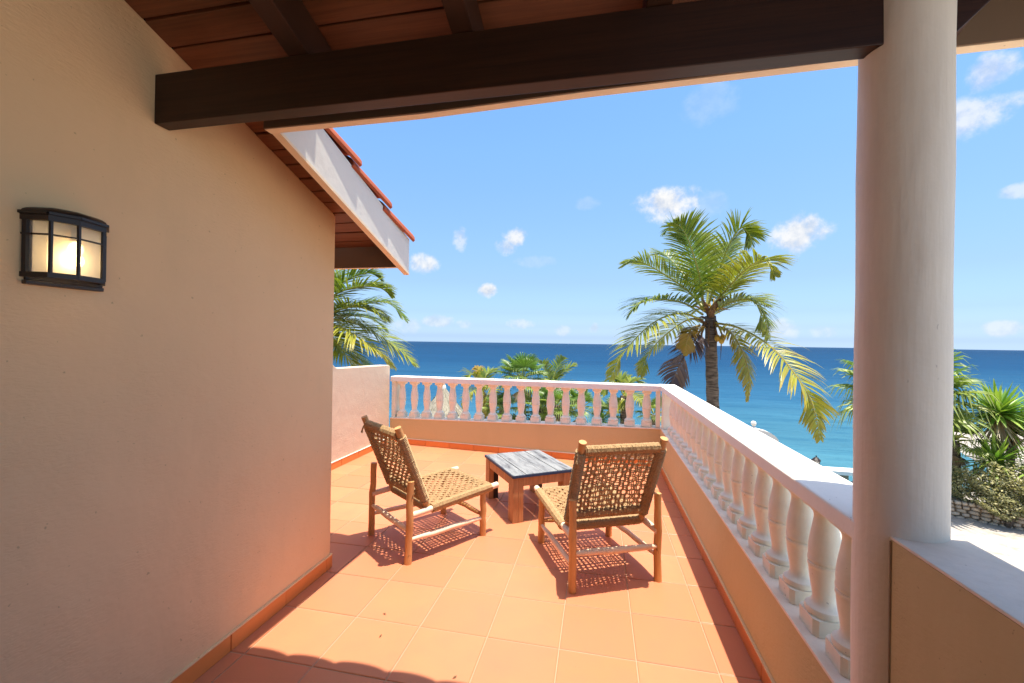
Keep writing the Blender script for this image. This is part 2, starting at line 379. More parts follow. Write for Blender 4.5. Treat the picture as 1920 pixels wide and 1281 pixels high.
# ------------------------------------------------------------------ mesh helpers
class MB:
    """collects vertices and faces and links them as ONE mesh object"""
    def __init__(s): s.v = []; s.f = []; s.c = []; s.mi = []; s.m = 0
    def add(s, vs, fs, col=None):
        o = len(s.v); s.v += [tuple(x) for x in vs]; s.f += [tuple(i+o for i in f) for f in fs]
        s.mi += [s.m]*len(fs)
        s.c += [(col if col else (1, 1, 1))]*len(vs)
    def hexa(s, b, t):   # bottom 4 (ccw from above), top 4
        s.add(list(b)+list(t), [(3, 2, 1, 0), (4, 5, 6, 7), (0, 1, 5, 4), (1, 2, 6, 5), (2, 3, 7, 6), (3, 0, 4, 7)])
    def box(s, x0, x1, y0, y1, z0, z1):
        s.hexa([(x0, y0, z0), (x1, y0, z0), (x1, y1, z0), (x0, y1, z0)], [(x0, y0, z1), (x1, y0, z1), (x1, y1, z1), (x0, y1, z1)])
    def prism(s, poly, axis, a0, a1):   # polygon in the two other axes, extruded along axis
        def P(p, a):
            if axis == 'x': return (a, p[0], p[1])
            if axis == 'y': return (p[0], a, p[1])
            return (p[0], p[1], a)
        n = len(poly)
        vs = [P(p, a0) for p in poly]+[P(p, a1) for p in poly]
        fs = [tuple(range(n-1, -1, -1)), tuple(range(n, 2*n))]+[(i, (i+1) % n, n+(i+1) % n, n+i) for i in range(n)]
        s.add(vs, fs)
    def tube(s, pts, rad, n=8, caps=True, col=None, squash=None):
        pts = [Vector(p) for p in pts]; m = len(pts)
        rs = rad if isinstance(rad, (list, tuple)) else [rad]*m
        t0 = (pts[1]-pts[0]).normalized()
        up = Vector((0, 0, 1)) if abs(t0.z) < .9 else Vector((1, 0, 0))
        a = t0.cross(up).normalized(); vs = []
        for i, p in enumerate(pts):
            t = (pts[min(i+1, m-1)]-pts[max(i-1, 0)]).normalized()
            a = (a-t*a.dot(t)).normalized(); bb = t.cross(a)
            for k in range(n):
                th = 2*math.pi*k/n
                vs.append(p+(a*math.cos(th)+bb*math.sin(th)*(squash or 1))*rs[i])
        fs = [(i*n+k, i*n+(k+1) % n, (i+1)*n+(k+1) % n, (i+1)*n+k) for i in range(m-1) for k in range(n)]
        if caps: fs += [tuple(range(n-1, -1, -1)), tuple((m-1)*n+k for k in range(n))]
        s.add(vs, fs, col)
    def lathe(s, prof, n=16, center=(0, 0, 0)):
        m = len(prof); vs = []
        for (r, z) in prof:
            for k in range(n):
                th = 2*math.pi*k/n; vs.append((center[0]+r*math.cos(th), center[1]+r*math.sin(th), center[2]+z))
        fs = [(i*n+k, i*n+(k+1) % n, (i+1)*n+(k+1) % n, (i+1)*n+k) for i in range(m-1) for k in range(n)]
        fs += [tuple(range(n-1, -1, -1)), tuple((m-1)*n+k for k in range(n))]
        s.add(vs, fs)
    def ball(s, c, r, nu=10, nv=7, sq=(1, 1, 1)):
        prof = [(r*math.sin(math.pi*i/nv)*1.0+1e-5, -r*math.cos(math.pi*i/nv)) for i in range(nv+1)]
        o = len(s.v); s.lathe(prof, nu)
        for i in range(o, len(s.v)):
            x, y, z = s.v[i]; s.v[i] = (c[0]+x*sq[0], c[1]+y*sq[1], c[2]+z*sq[2])
    def mesh(s, name, smooth=False, tint=False):
        me = bpy.data.meshes.new(name); me.from_pydata(s.v, [], s.f)
        if tint:
            ca = me.color_attributes.new('tint', 'FLOAT_COLOR', 'POINT')
            ca.data.foreach_set('color', [x for c in s.c for x in (c[0], c[1], c[2], 1.0)])
        if smooth is True: me.polygons.foreach_set('use_smooth', [True]*len(me.polygons))
        me.polygons.foreach_set('material_index', s.mi)
        me.update(); return me
    def build(s, name, mat, parent=None, smooth=False, tint=False, kind=None, bevel=0, sharp=None, label=None):
        me = s.mesh(name, smooth or bool(sharp), tint)
        for mm in (mat if isinstance(mat, (list, tuple)) else [mat]): me.materials.append(mm)
        if sharp: me.set_sharp_from_angle(angle=R_(sharp))
        return link(name, me, parent, kind, bevel, label)
def link(name, me, parent=None, kind=None, bevel=0, label=None):
    o = bpy.data.objects.new(name, me); C.objects.link(o)
    if parent is not None: o.parent = parent
    if kind: o['kind'] = kind
    if label: o['label'] = label
    if bevel:
        b = o.modifiers.new('bevel', 'BEVEL'); b.width = bevel; b.segments = 2; b.limit_method = 'ANGLE'; b.angle_limit = R_(40)
    return o
def tag(o, label, cat, group=None):
    o['label'] = label; o['category'] = cat
    if group: o['group'] = group
    return o
def thing(name, label, cat, loc=(0, 0, 0), rz=0, group=None):
    o = bpy.data.objects.new(name, None); C.objects.link(o); o.empty_display_size = .1
    o.location = loc; o.rotation_euler = (0, 0, rz)
    return tag(o, label, cat, group)
def at_local(root, pts):   # world points -> the thing's local points
    M = (Matrix.Translation(root.location) @ root.rotation_euler.to_matrix().to_4x4()).inverted()
    return [M @ Vector(p) for p in pts]
def catmull(P, n):
    P = [Vector(p) for p in P]; P = [P[0]*2-P[1]]+P+[P[-1]*2-P[-2]]
    segs = len(P)-3; out = []
    for i in range(n+1):
        u = i/n*segs; k = min(int(u), segs-1); t = u-k
        a, b, c, d = P[k:k+4]
        out.append(.5*((2*b)+(c-a)*t+(2*a-5*b+4*c-d)*t*t+(3*b-a-3*c+d)*t**3))
    return out
def clip(poly, a, b, c):   # keep a*x+b*y<=c
    out = []
    for i in range(len(poly)):
        p, q = poly[i], poly[(i+1) % len(poly)]
        dp, dq = a*p[0]+b*p[1]-c, a*q[0]+b*q[1]-c
        if dp <= 0: out.append(p)
        if (dp < 0 < dq) or (dq < 0 < dp):
            t = dp/(dp-dq); out.append((p[0]+(q[0]-p[0])*t, p[1]+(q[1]-p[1])*t))
    return out

# ------------------------------------------------------------------ sky stays in the world; sea, land
sea = MB(); sea.add([(-40000, -300, -4.6), (40000, -300, -4.6), (40000, 60000, -4.6), (-40000, 60000, -4.6)], [(0, 1, 2, 3)])
sea.build('sea', M_SEA, kind='structure')
def interp(x, tab):
    if x <= tab[0][0]: return tab[0][1]
    for (a, b), (c, d) in zip(tab, tab[1:]):
        if x <= c: return b+(d-b)*(x-a)/(c-a)
    return tab[-1][1]
SHELF = [(-80, 22), (-9, 15), (-4, 12.5), (4, 12.5), (7, 15), (12, 15.2), (20, 15), (24, 20), (90, 22)]
SHORE = [(-80, 30), (-16, 21.5), (-6, 20.5), (0, 18.5), (6, 17.2), (12, 17.4), (17, 19), (21, 30), (25, 36), (90, 46)]
def ground_z(x, y):
    a, b = interp(x, SHELF), interp(x, SHORE)
    n = .05*math.sin(x*1.3+y*.7)+.04*math.sin(x*.45-y*1.1)
    if y < a: return -2.8+n*.5
    if y < a+2: return -2.8+(-4.05+2.8)*((y-a)/2)+n
    if y < b: return -4.05-.35*(y-a-2)/max(.1, b-a-2)+n*.5
    return -4.4-(y-b)*.35
def build_ground():
    mb = MB(); xs = [-80+i*2 for i in range(35)]+[-10+i*.5 for i in range(70)]+[25+i*2.5 for i in range(27)]
    ys = [-300, -120, -60]+[-40+i*4 for i in range(11)]+[4+i*.6 for i in range(80)]
    vs = [(x, y, ground_z(x, y)) for y in ys for x in xs]; n = len(xs)
    mb.add(vs, [(j*n+i, j*n+i+1, (j+1)*n+i+1, (j+1)*n+i) for j in range(len(ys)-1) for i in range(n-1)])
    mb.build('ground', M_GROUND, kind='structure', smooth=True)
build_ground()

# ------------------------------------------------------------------ terrace floor
T = .33; OX, OY = -.4847, 1.9043
A0 = Vector((-2.71, 5.242)); B0 = Vector((.672, 4.930))      # inner face of the seaward wall
E_ = (B0-A0).normalized(); NB = Vector((-E_.y, E_.x))
def build_floor():
    fl = bpy.data.objects.new('floor', None); C.objects.link(fl); fl['kind'] = 'structure'; fl['label'] = 'terracotta tiled terrace floor'
    s = MB(); s.box(-4.0, .90, -3.42, 5.50, -.32, -.0034); s.build('slab', M_GROUT, fl)
    rng = random.Random(3); rest = MB()
    cA = (-.0918, .9957)
    for j in range(-16, 11):
        for i in range(-8, 5):
            x0, y0 = OX+i*T, OY+j*T
            g = .0026
            poly = [(x0+g, y0+g), (x0+T-g, y0+g), (x0+T-g, y0+T-g), (x0+g, y0+T-g)]
            poly = clip(poly, 1, 0, .666); poly = clip(poly, -1, 0, 2.705)
            poly = clip(poly, NB.x, NB.y, NB.dot(A0)-.006)
            poly = clip(poly, 0, -1, 3.2) if poly else poly
            if not poly: continue
            if y0+T < 2.30:
                poly = clip(poly, -1, 0, 1.543)
            if len(poly) < 3: continue
            area = abs(sum(poly[k][0]*poly[(k+1) % len(poly)][1]-poly[(k+1) % len(poly)][0]*poly[k][1] for k in range(len(poly))))/2
            if area < 2e-4: continue
            cx = sum(p[0] for p in poly)/len(poly); cy = sum(p[1] for p in poly)/len(poly)
            dz = [rng.uniform(-.0006, .0006) for _ in range(3)]
            def zz(x, y): return dz[0]+dz[1]*(x-cx)*4+dz[2]*(y-cy)*4
            n = len(poly); c = .003
            def ins(p):
                d = Vector((cx-p[0], cy-p[1])); d = d.normalized()*c*1.4; return (p[0]+d.x, p[1]+d.y)
            inn = [ins(p) for p in poly]
            vs = [(p[0]-cx, p[1]-cy, -.006) for p in poly]+[(p[0]-cx, p[1]-cy, -.0025+zz(*p)) for p in poly]+[(p[0]-cx, p[1]-cy, zz(*p)) for p in inn]
            fs = [(k, (k+1) % n, n+(k+1) % n, n+k) for k in range(n)]+[(n+k, n+(k+1) % n, 2*n+(k+1) % n, 2*n+k) for k in range(n)]+[tuple(2*n+k for k in range(n))]
            if y0+T < 1.2 or (x0 < -1.6 and y0+T < 2.4):
                rest.add([(v[0]+cx, v[1]+cy, v[2]) for v in vs], fs)
            else:
                mb = MB(); mb.add(vs, fs); o = mb.build('tile', M_TILE, fl); o.location = (cx, cy, 0)
    rest.build('rear_tile_field', M_TILE, fl, kind='stuff')
build_floor()

def skirting(parent, p0, p1, inward, start, h=.072, th=.0095, bead=None):
    """glazed tiles along a wall foot: p0->p1 in plan, inward = side the tiles stand on"""
    p0, p1 = Vector(p0), Vector(p1); d = (p1-p0); Ltot = d.length; d.normalize(); n = Vector(inward).normalized()
    cuts = [0.0]; q = start
    while q < Ltot-.02:
        if q > .02: cuts.append(q)
        q += T
    cuts.append(Ltot); rng = random.Random(int(Ltot*100))
    for a, b in zip(cuts, cuts[1:]):
        a2, b2 = p0+d*(a+.0015), p0+d*(b-.0015); t = th+rng.uniform(-.0012, .0012); hh = h+rng.uniform(-.0012, .0012)
        mb = MB(); mb.hexa(*[[(a2.x, a2.y, z), (b2.x, b2.y, z), (b2.x+n.x*t, b2.y+n.y*t, z), (a2.x+n.x*t, a2.y+n.y*t, z)] for z in (.0005, hh)])
        # orientation may be mirrored; recalculated by consistent normals below
        me_o = mb.build('skirting_tile', M_SKIRT, parent, bevel=.0015)
    m = MB(); a2, b2 = p0+d*.002, p1-d*.002; t = th+.002
    m.hexa(*[[(a2.x, a2.y, z), (b2.x, b2.y, z), (b2.x+n.x*t, b2.y+n.y*t, z), (a2.x+n.x*t, a2.y+n.y*t, z)] for z in (h+.0018, h+.0075)])
    m.build('grout_bead', bead or M_WALL, parent)
def roofz(y): return 2.09+.32*(2.28-y)

# ------------------------------------------------------------------ walls
def build_walls():
    # tan house wall on the left with the lamp
    w = MB(); poly = [(-3.42, -.006), (2.28, -.006), (2.28, roofz(2.28)+.005), (-3.3, roofz(-3.3)+.005), (-3.42, roofz(-3.3)+.005)]
    w.prism(poly, 'x', -1.72, -1.55)
    o = w.build('house_wall', M_WALL, bevel=.004); tag(o, 'long tan stucco house wall carrying the lit lamp', 'wall')
    skirting(o, (-1.55, -.9), (-1.55, 2.28), (1, 0), (1.5743+.9) % T)
    skirting(o, (-1.5405, 2.2805), (-1.72, 2.2805), (0, 1), .2)
    f = MB(); f.prism([(-4.4, -.006), (-1.722, -.006), (-1.722, 1.98), (-4.4, 1.98)], 'y', 2.11, 2.278)
    f.build('front_wall', M_WALL, o)
    # wall closing the porch behind the viewpoint
    r = MB(); r.box(-1.548, .67, -3.42, -3.25, -.006, 3.86)
    tag(r.build('porch_end_wall', M_WALL), 'tan stucco wall closing the shaded end of the porch', 'wall')
    # parapet at the far left
    arc = [(4.085-.13*math.sin(t), 1.185-.13*math.cos(t)) for t in [k*math.pi/2/8 for k in range(9)]]
    top = [(5.19+.035*math.sin(t), 1.0+.035*math.cos(t)) for t in [k*math.pi/2/5 for k in range(6)]]
    poly = [(2.29, -.006), (5.225, -.006)]+top[::-1]+[(4.3, 1.05)]+arc+[(3.93, 1.5), (2.29, 1.62)]
    p = MB(); p.prism(poly, 'x', -2.85, -2.71)
    o = p.build('parapet_wall', M_PARAPET, bevel=.008); tag(o, 'pale parapet wall with rounded top at the seaward end', 'wall')
    skirting(o, (-2.71, 2.30), (-2.71, 5.24), (1, 0), .20, bead=M_WHITE)
    # solid low wall right of the column
    l = MB(); l.box(.700, .866, -3.24, 1.205, -.006, .8885)
    o = l.build('low_wall', M_PONY); tag(o, 'solid tan low wall with grey top beside the column', 'wall')
    t = MB(); t.box(.6995, .8665, -3.24, 1.215, .889, .8965); t.build('coping', M_SILL, o, bevel=.002)
    s_ = MB(); s_.tube([(.700, 1.1985, .001), (.7005, 1.1990, .45), (.700, 1.1985, .886)], .0035, 6); s_.build('sealant_joint', M_MORTAR, o)
    skirting(o, (.700, -2.2), (.700, 1.19), (-1, 0), .2)
build_walls()

# ------------------------------------------------------------------ balustrades
def baluster_mesh():
    mb = MB(); h = .430     # nominal clear height
    def octa(z0, z1, hw, ch):
        pts = [(hw, -hw+ch), (hw, hw-ch), (hw-ch, hw), (-hw+ch, hw), (-hw, hw-ch), (-hw, -hw+ch), (-hw+ch, -hw), (hw-ch, -hw)]
        mb.prism(pts, 'z', z0, z1)
    octa(0, .052, .057, .014)
    prof = [(.0545, .0525), (.0565, .058), (.0575, .066), (.055, .074), (.047, .079), (.0405, .084), (.0365, .092), (.0345, .102), (.036, .118), (.0395, .14),
            (.0435, .165), (.0462, .19), (.0468, .202), (.0488, .205), (.0500, .211), (.0488, .217), (.0448, .2185), (.0448, .2225), (.0488, .224), (.0500, .230), (.0488, .236), (.0478, .240),
            (.0485, .255), (.0475, .275), (.0445, .298), (.040, .322), (.0360, .345), (.0335, .362), (.0330, .374), (.0355, .384), (.040, .390), (.0435, .395), (.045, .400)]
    mb.lathe(prof, 20)
    octa(.4005, .430, .050, .006)
    me = mb.mesh('baluster', True); me.set_sharp_from_angle(angle=R_(35)); me.materials.append(M_WHITE); return me
def wall_cap(mb, a, b, w0, w1, za0, za1, zb0, zb1, n):
    """beam of varying height from plan point a to b; w0/w1 offsets along n"""
    a, b, n = Vector(a), Vector(b), Vector(n)
    p = [a+n*w0, b+n*w0, b+n*w1, a+n*w1]
    mb.hexa([(p[0].x, p[0].y, za0), (p[1].x, p[1].y, zb0), (p[2].x, p[2].y, zb0), (p[3].x, p[3].y, za0)],
            [(p[0].x, p[0].y, za1), (p[1].x, p[1].y, zb1), (p[2].x, p[2].y, zb1), (p[3].x, p[3].y, za1)])
def build_balustrades():
    bme = baluster_mesh(); rng = random.Random(5)
    def put(parent, x, y, z0, z1, rot):
        o = link('baluster', bme, parent); o.location = (x, y, z0); o.scale = (1, 1, (z1-z0)/.430); o.rotation_euler = (0, 0, rot+rng.uniform(-.04, .04)); return o
    Lb = (B0-A0).length; angb = math.atan2(E_.y, E_.x)
    # seaward balustrade
    t = thing('balustrade', 'white balustrade facing the sea between the parapet and the corner', 'balustrade')
    zs = lambda s: .336+(.440-.336)*s/Lb
    zc = lambda s: .817+(.838-.817)*s/Lb
    zt = lambda s: .884+(.903-.884)*s/Lb
    m = MB(); wall_cap(m, A0, B0+E_*.168, 0, .17, -.30, zs(0)-.014, -.30, zs(Lb)-.014, NB); m.build('base_wall', M_PONY, t)
    m = MB(); wall_cap(m, A0+E_*.002, B0+E_*.166, -.005, .175, zs(0)-.013, zs(0), zs(Lb)-.013, zs(Lb), NB); m.build('sill', M_SILL, t, bevel=.003)
    m = MB(); wall_cap(m, A0+E_*.003, B0-E_*.002, -.006, .176, zc(0), zt(0), zc(Lb), zt(Lb), NB); m.build('cap_rail', M_CAP, t, bevel=.006)
    for k in range(18):
        X = -2.578+.1828*k; s = (X-A0.x)/E_.x; p = A0+E_*s+NB*.085
        put(t, p.x, p.y, zs(s)+.0005, zc(s)-.0005, angb)
    m = MB(); wall_cap(m, A0+E_*.004, A0+E_*.055, .03, .15, zs(0)+.001, zc(0)-.001, zs(0)+.001, zc(0)-.001, NB); m.build('pilaster', M_WHITE, t)
    m = MB(); wall_cap(m, B0-E_*.045, B0+E_*.0, .012, .165, zs(Lb)+.001, zc(Lb)-.001, zs(Lb)+.001, zc(Lb)-.001, NB); m.build('corner_post', M_WHITE, t)
    skirting(t, A0+E_*.01, B0-E_*.01, -NB, .20, bead=M_WHITE)
    # side balustrade running back to the column
    t = thing('balustrade', 'long white balustrade running from the corner to the round column', 'balustrade')
    y0, y1 = 1.34, 4.925
    f = lambda y, a, b: a+(b-a)*(y-y0)/(y1-y0)
    zs = lambda y: f(y, .402, .448); zc = lambda y: f(y, .842, .848); zt = lambda y: f(y, .896, .908)
    up = Vector((1, 0))
    m = MB(); wall_cap(m, (.672, 1.24), (.672, 4.926), 0, .17, -.30, zs(1.24)-.014, -.30, zs(4.926)-.014, up); m.build('base_wall', M_PONY, t)
    m = MB(); wall_cap(m, (.672, 1.24), (.672, 4.90), -.004, .174, zs(1.24)-.013, zs(1.24), zs(4.9)-.013, zs(4.9), up); m.build('sill', M_SILL, t, bevel=.003)
    # cap with a mitred outer corner
    m = MB(); cx = B0+NB*.176
    sl = E_.y/E_.x
    yo = cx.y+sl*(.848-cx.x)
    m.hexa([(.667, 1.27, zc(1.3)), (.848, 1.27, zc(1.3)), (.848, yo, zc(4.9)), (.667, 4.9245, zc(4.9))],
           [(.667, 1.27, zt(1.3)), (.848, 1.27, zt(1.3)), (.848, yo, zt(4.9)), (.667, 4.9245, zt(4.9))])
    m.add([(.672, 4.93+.176*.9957, zc(4.9)), (.672, 4.93+.176*.9957, zt(4.9))], [])
    o = m.build('cap_rail', M_CAP, t, bevel=.006)
    m = MB(); m.hexa([(.6725, 4.9275, zc(4.9)), (.847, yo-.001, zc(4.9)), (.690, yo+.014, zc(4.9)), (.672, yo+.016, zc(4.9))],
                     [(.6725, 4.9275, zt(4.9)-.001), (.847, yo-.001, zt(4.9)-.001), (.690, yo+.014, zt(4.9)-.001), (.672, yo+.016, zt(4.9)-.001)]); m.build('cap_corner', M_CAP, t)
    y = 1.452
    while y < 4.72:
        put(t, .757, y, zs(y)+.0005, zc(y)-.0005, 0); y += .1735
    m = MB(); m.box(.684, .835, 4.80, 4.93, zs(4.9)+.002, zc(4.9)-.001); m.build('corner_post', M_WHITE, t)
    skirting(t, (.672, 1.37), (.672, 4.92), (-1, 0), .2043)
build_balustrades()

def build_column():
    m = MB(); n = 40; prof = [(.0945, -.006)]+[(.0938+.0012*math.sin(k*1.7), .15*k) for k in range(1, 17)]+[(.094, 2.47)]
    m.lathe(prof, n, (.759, 1.272, 0))
    o = m.build('column', M_COLUMN, smooth=False, sharp=60); tag(o, 'thick round cream plaster column holding the porch beam', 'column')
build_column()

# ------------------------------------------------------------------ roof
def slab(mb, x0, x1, y0, y1, lo, hi):
    """sheet lying along the roof slope between heights lo and hi above the soffit plane"""
    mb.hexa([(x0, y0, roofz(y0)+lo), (x1, y0, roofz(y0)+lo), (x1, y1, roofz(y1)+lo), (x0, y1, roofz(y1)+lo)],
            [(x0, y0, roofz(y0)+hi), (x1, y0, roofz(y0)+hi), (x1, y1, roofz(y1)+hi), (x0, y1, roofz(y1)+hi)])
def build_roof():
    t = thing('tiled_roof', 'clay tiled roof over the porch with dark timber beam and boards below', 'roof')
    m = MB(); slab(m, -4.4, -1.262, -3.36, 2.612, .024, .060); slab(m, -1.2619, 1.42, -3.36, 1.422, .024, .060)
    m.build('roof_deck', M_DECK, t)
    # soffit boards
    rng = random.Random(9); P = .0975; k0 = 1.1785
    for k in range(-2, 15):
        ya, yb = k0+P*k+.0045, k0+P*(k+1)-.0045
        if ya > 2.61: break
        yb = min(yb, 2.612)
        dz = rng.uniform(-.003, .002)
        for xa, xb in (([(-1.549, 1.42)] if yb <= 1.43 else [(-1.549 if yb < 2.29 else -3.2, -1.288)])):
            if ya < 1.42 < yb: yb = 1.42
            m = MB(); slab(m, xa, xb, ya, yb, dz, .022); m.build('soffit_board', M_BOARD, t, bevel=.002)
    m = MB()
    k = -3
    while k0+P*k > -3.15:
        ya, yb = k0+P*k+.0045, k0+P*(k+1)-.0045
        slab(m, -1.549, 1.42, ya, yb, rng.uniform(-.003, .002), .022); k -= 1
    m.build('rear_soffit_boarding', M_BOARD, t, kind='stuff')
    # rafters
    for xr, w in ((-1.017, .074), (-.450, .066), (.115, .070), (.90, .070)):
        m = MB(); y0, y1 = -3.24, 1.418
        m.hexa([(xr, y0, roofz(y0)-.142), (xr+w, y0, roofz(y0)-.142), (xr+w, y1, roofz(y1)-.142), (xr, y1, roofz(y1)-.142)],
               [(xr, y0, roofz(y0)-.0035), (xr+w, y0, roofz(y0)-.0035), (xr+w, y1, roofz(y1)-.0035), (xr, y1, roofz(y1)-.0035)])
        m.build('rafter', M_RAFTER, t, bevel=.003)
    # beam with a splayed end right of the column
    m = MB(); zb, zt = 2.107, 2.281
    m.prism([(-1.549, zb), (.825, zb), (.825+.175, zt), (-1.549, zt)], 'y', 1.219, 1.273)
    m.build('beam', M_BEAM, t, bevel=.003)
    # fascias
    m = MB(); y0, y1 = 1.428, 1.462
    FZ = [(-1.284, 2.166), (-1.0, 2.166), (-.62, 2.167), (-.05, 2.186), (.6, 2.199), (1.42, 2.212)]
    def fz(x): return interp(x, FZ)
    def strip(name, mat, ya, yb, top, up):
        m = MB()
        for (xa, za), (xb, zb_) in zip(FZ, FZ[1:]):
            m.hexa([(xa, ya, za+up), (xb, ya, zb_+up), (xb, yb, zb_+up), (xa, yb, za+up)], [(xa, ya, top), (xb, ya, top), (xb, yb, top), (xa, yb, top)])
        return m.build(name, mat, t)
    strip('eave_fascia', M_BOUNCE_TRIM, y0, y1, 2.372, 0)
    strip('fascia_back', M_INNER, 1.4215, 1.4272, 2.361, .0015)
    # sloping rake fascia and the lower eave fascia of the house roof
    rb = lambda y: 2.1745-.3155*(y-1.45)
    m = MB(); m.prism([(1.4285, rb(1.4285)), (2.652, rb(2.652)), (2.652, rb(2.652)+.236), (1.4285, rb(1.4285)+.236)], 'x', -1.281, -1.250)
    m.build('rake_fascia', M_FASCIA, t, bevel=.002)
    m = MB(); m.prism([(1.4635, rb(1.4635)-.0015), (2.650, rb(2.650)-.0015), (2.650, rb(2.650)+.012), (1.4635, rb(1.4635)+.012)], 'x', -1.2835, -1.2475)
    m.build('rake_bounce_edge', M_BOUNCE_TRIM, t)  # bounce light painted as a tan strip along the rake's lower edge
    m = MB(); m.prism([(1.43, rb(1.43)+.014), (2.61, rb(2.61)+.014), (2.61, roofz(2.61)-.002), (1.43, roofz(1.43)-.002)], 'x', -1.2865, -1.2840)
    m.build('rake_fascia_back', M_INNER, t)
    m = MB(); m.box(-3.6, -1.2855, 2.6205, 2.651, 1.842, 2.05); m.build('eave_fascia', M_BOUNCE_TRIM, t)
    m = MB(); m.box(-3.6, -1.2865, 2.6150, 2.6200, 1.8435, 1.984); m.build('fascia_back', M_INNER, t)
    m = MB(); m.prism([(-3.36, roofz(-3.36)-.10), (1.462, roofz(1.462)-.175), (1.462, roofz(1.462)+.075), (-3.36, roofz(-3.36)+.075)], 'x', 1.4215, 1.452)
    m.build('rake_fascia', M_FASCIA, t)
    # clay tiles: courses of arched tiles along the slope
    def tile_mesh(rng, L=.40, W=.236, H=.080, th=.013, ns=10):
        mb = MB(); vs = []
        for (yy, sc) in ((0, 1.0), (L, .86)):
            for rr in (0, th):
                for k in range(ns+1):
                    a = math.pi*k/ns
                    vs.append(((-math.cos(a))*(W/2*sc-rr*.9), yy, math.sin(a)*(H*sc)-rr*.8))
        n = ns+1; fs = []
        for k in range(ns):
            fs += [(k, k+1, 2*n+k+1, 2*n+k), (n+k+1, n+k, 3*n+k, 3*n+k+1), (k+1, k, n+k, n+k+1), (2*n+k, 2*n+k+1, 3*n+k+1, 3*n+k)]
        fs += [(0, 2*n, 3*n, n), (2*n-1, 4*n-1, 3*n-1, n-1)]
        mb.add(vs, fs); return mb
    sl = math.atan(.32)
    base_t = tile_mesh(rng)
    me = base_t.mesh('roof_tile', True); me.set_sharp_from_angle(angle=R_(50)); me.materials.append(M_CLAY)
    def place(x, ytip, lift, single=True, acc=None, shape=None):
        # the low end of the tile is at ytip, the tile climbs towards -Y
        M = Matrix.Translation((x, ytip, roofz(ytip)+.088+lift)) @ Matrix.Rotation(math.pi, 4, 'Z') @ Matrix.Rotation(sl-.065, 4, 'X')
        if single:
            o = link('roof_tile', me, t); o.matrix_local = M @ Matrix.Rotation(rng.uniform(-.02, .02), 4, 'Z'); return o
        acc.add([M @ Vector(v) for v in (shape or base_t).v], base_t.f)
    acc = MB()
    y = 2.685; c = 0
    while y > -3.0:
        for i in range(0, 14):
            x = -1.341-i*.222
            if i < 2 and y > 1.35: place(x, y+rng.uniform(-.006, .006), -.020 if c == 0 else rng.uniform(-.003, .005))
            else: place(x, y, 0, False, acc)
        y -= .335; c += 1
    tall = tile_mesh(rng, H=.115)  # unseen porch tiles arched higher to make the eave shadow wavier
    y = 1.612
    while y > -3.0:
        for i in range(13):
            x = -1.341+.222*(i+1)
            if x > 1.43: break
            place(x, y+rng.uniform(-.008, .008), 0, False, acc, tall)
        y -= .335
    acc.build('roof_tile_field', M_CLAY, t, kind='stuff', smooth=True)
build_roof()

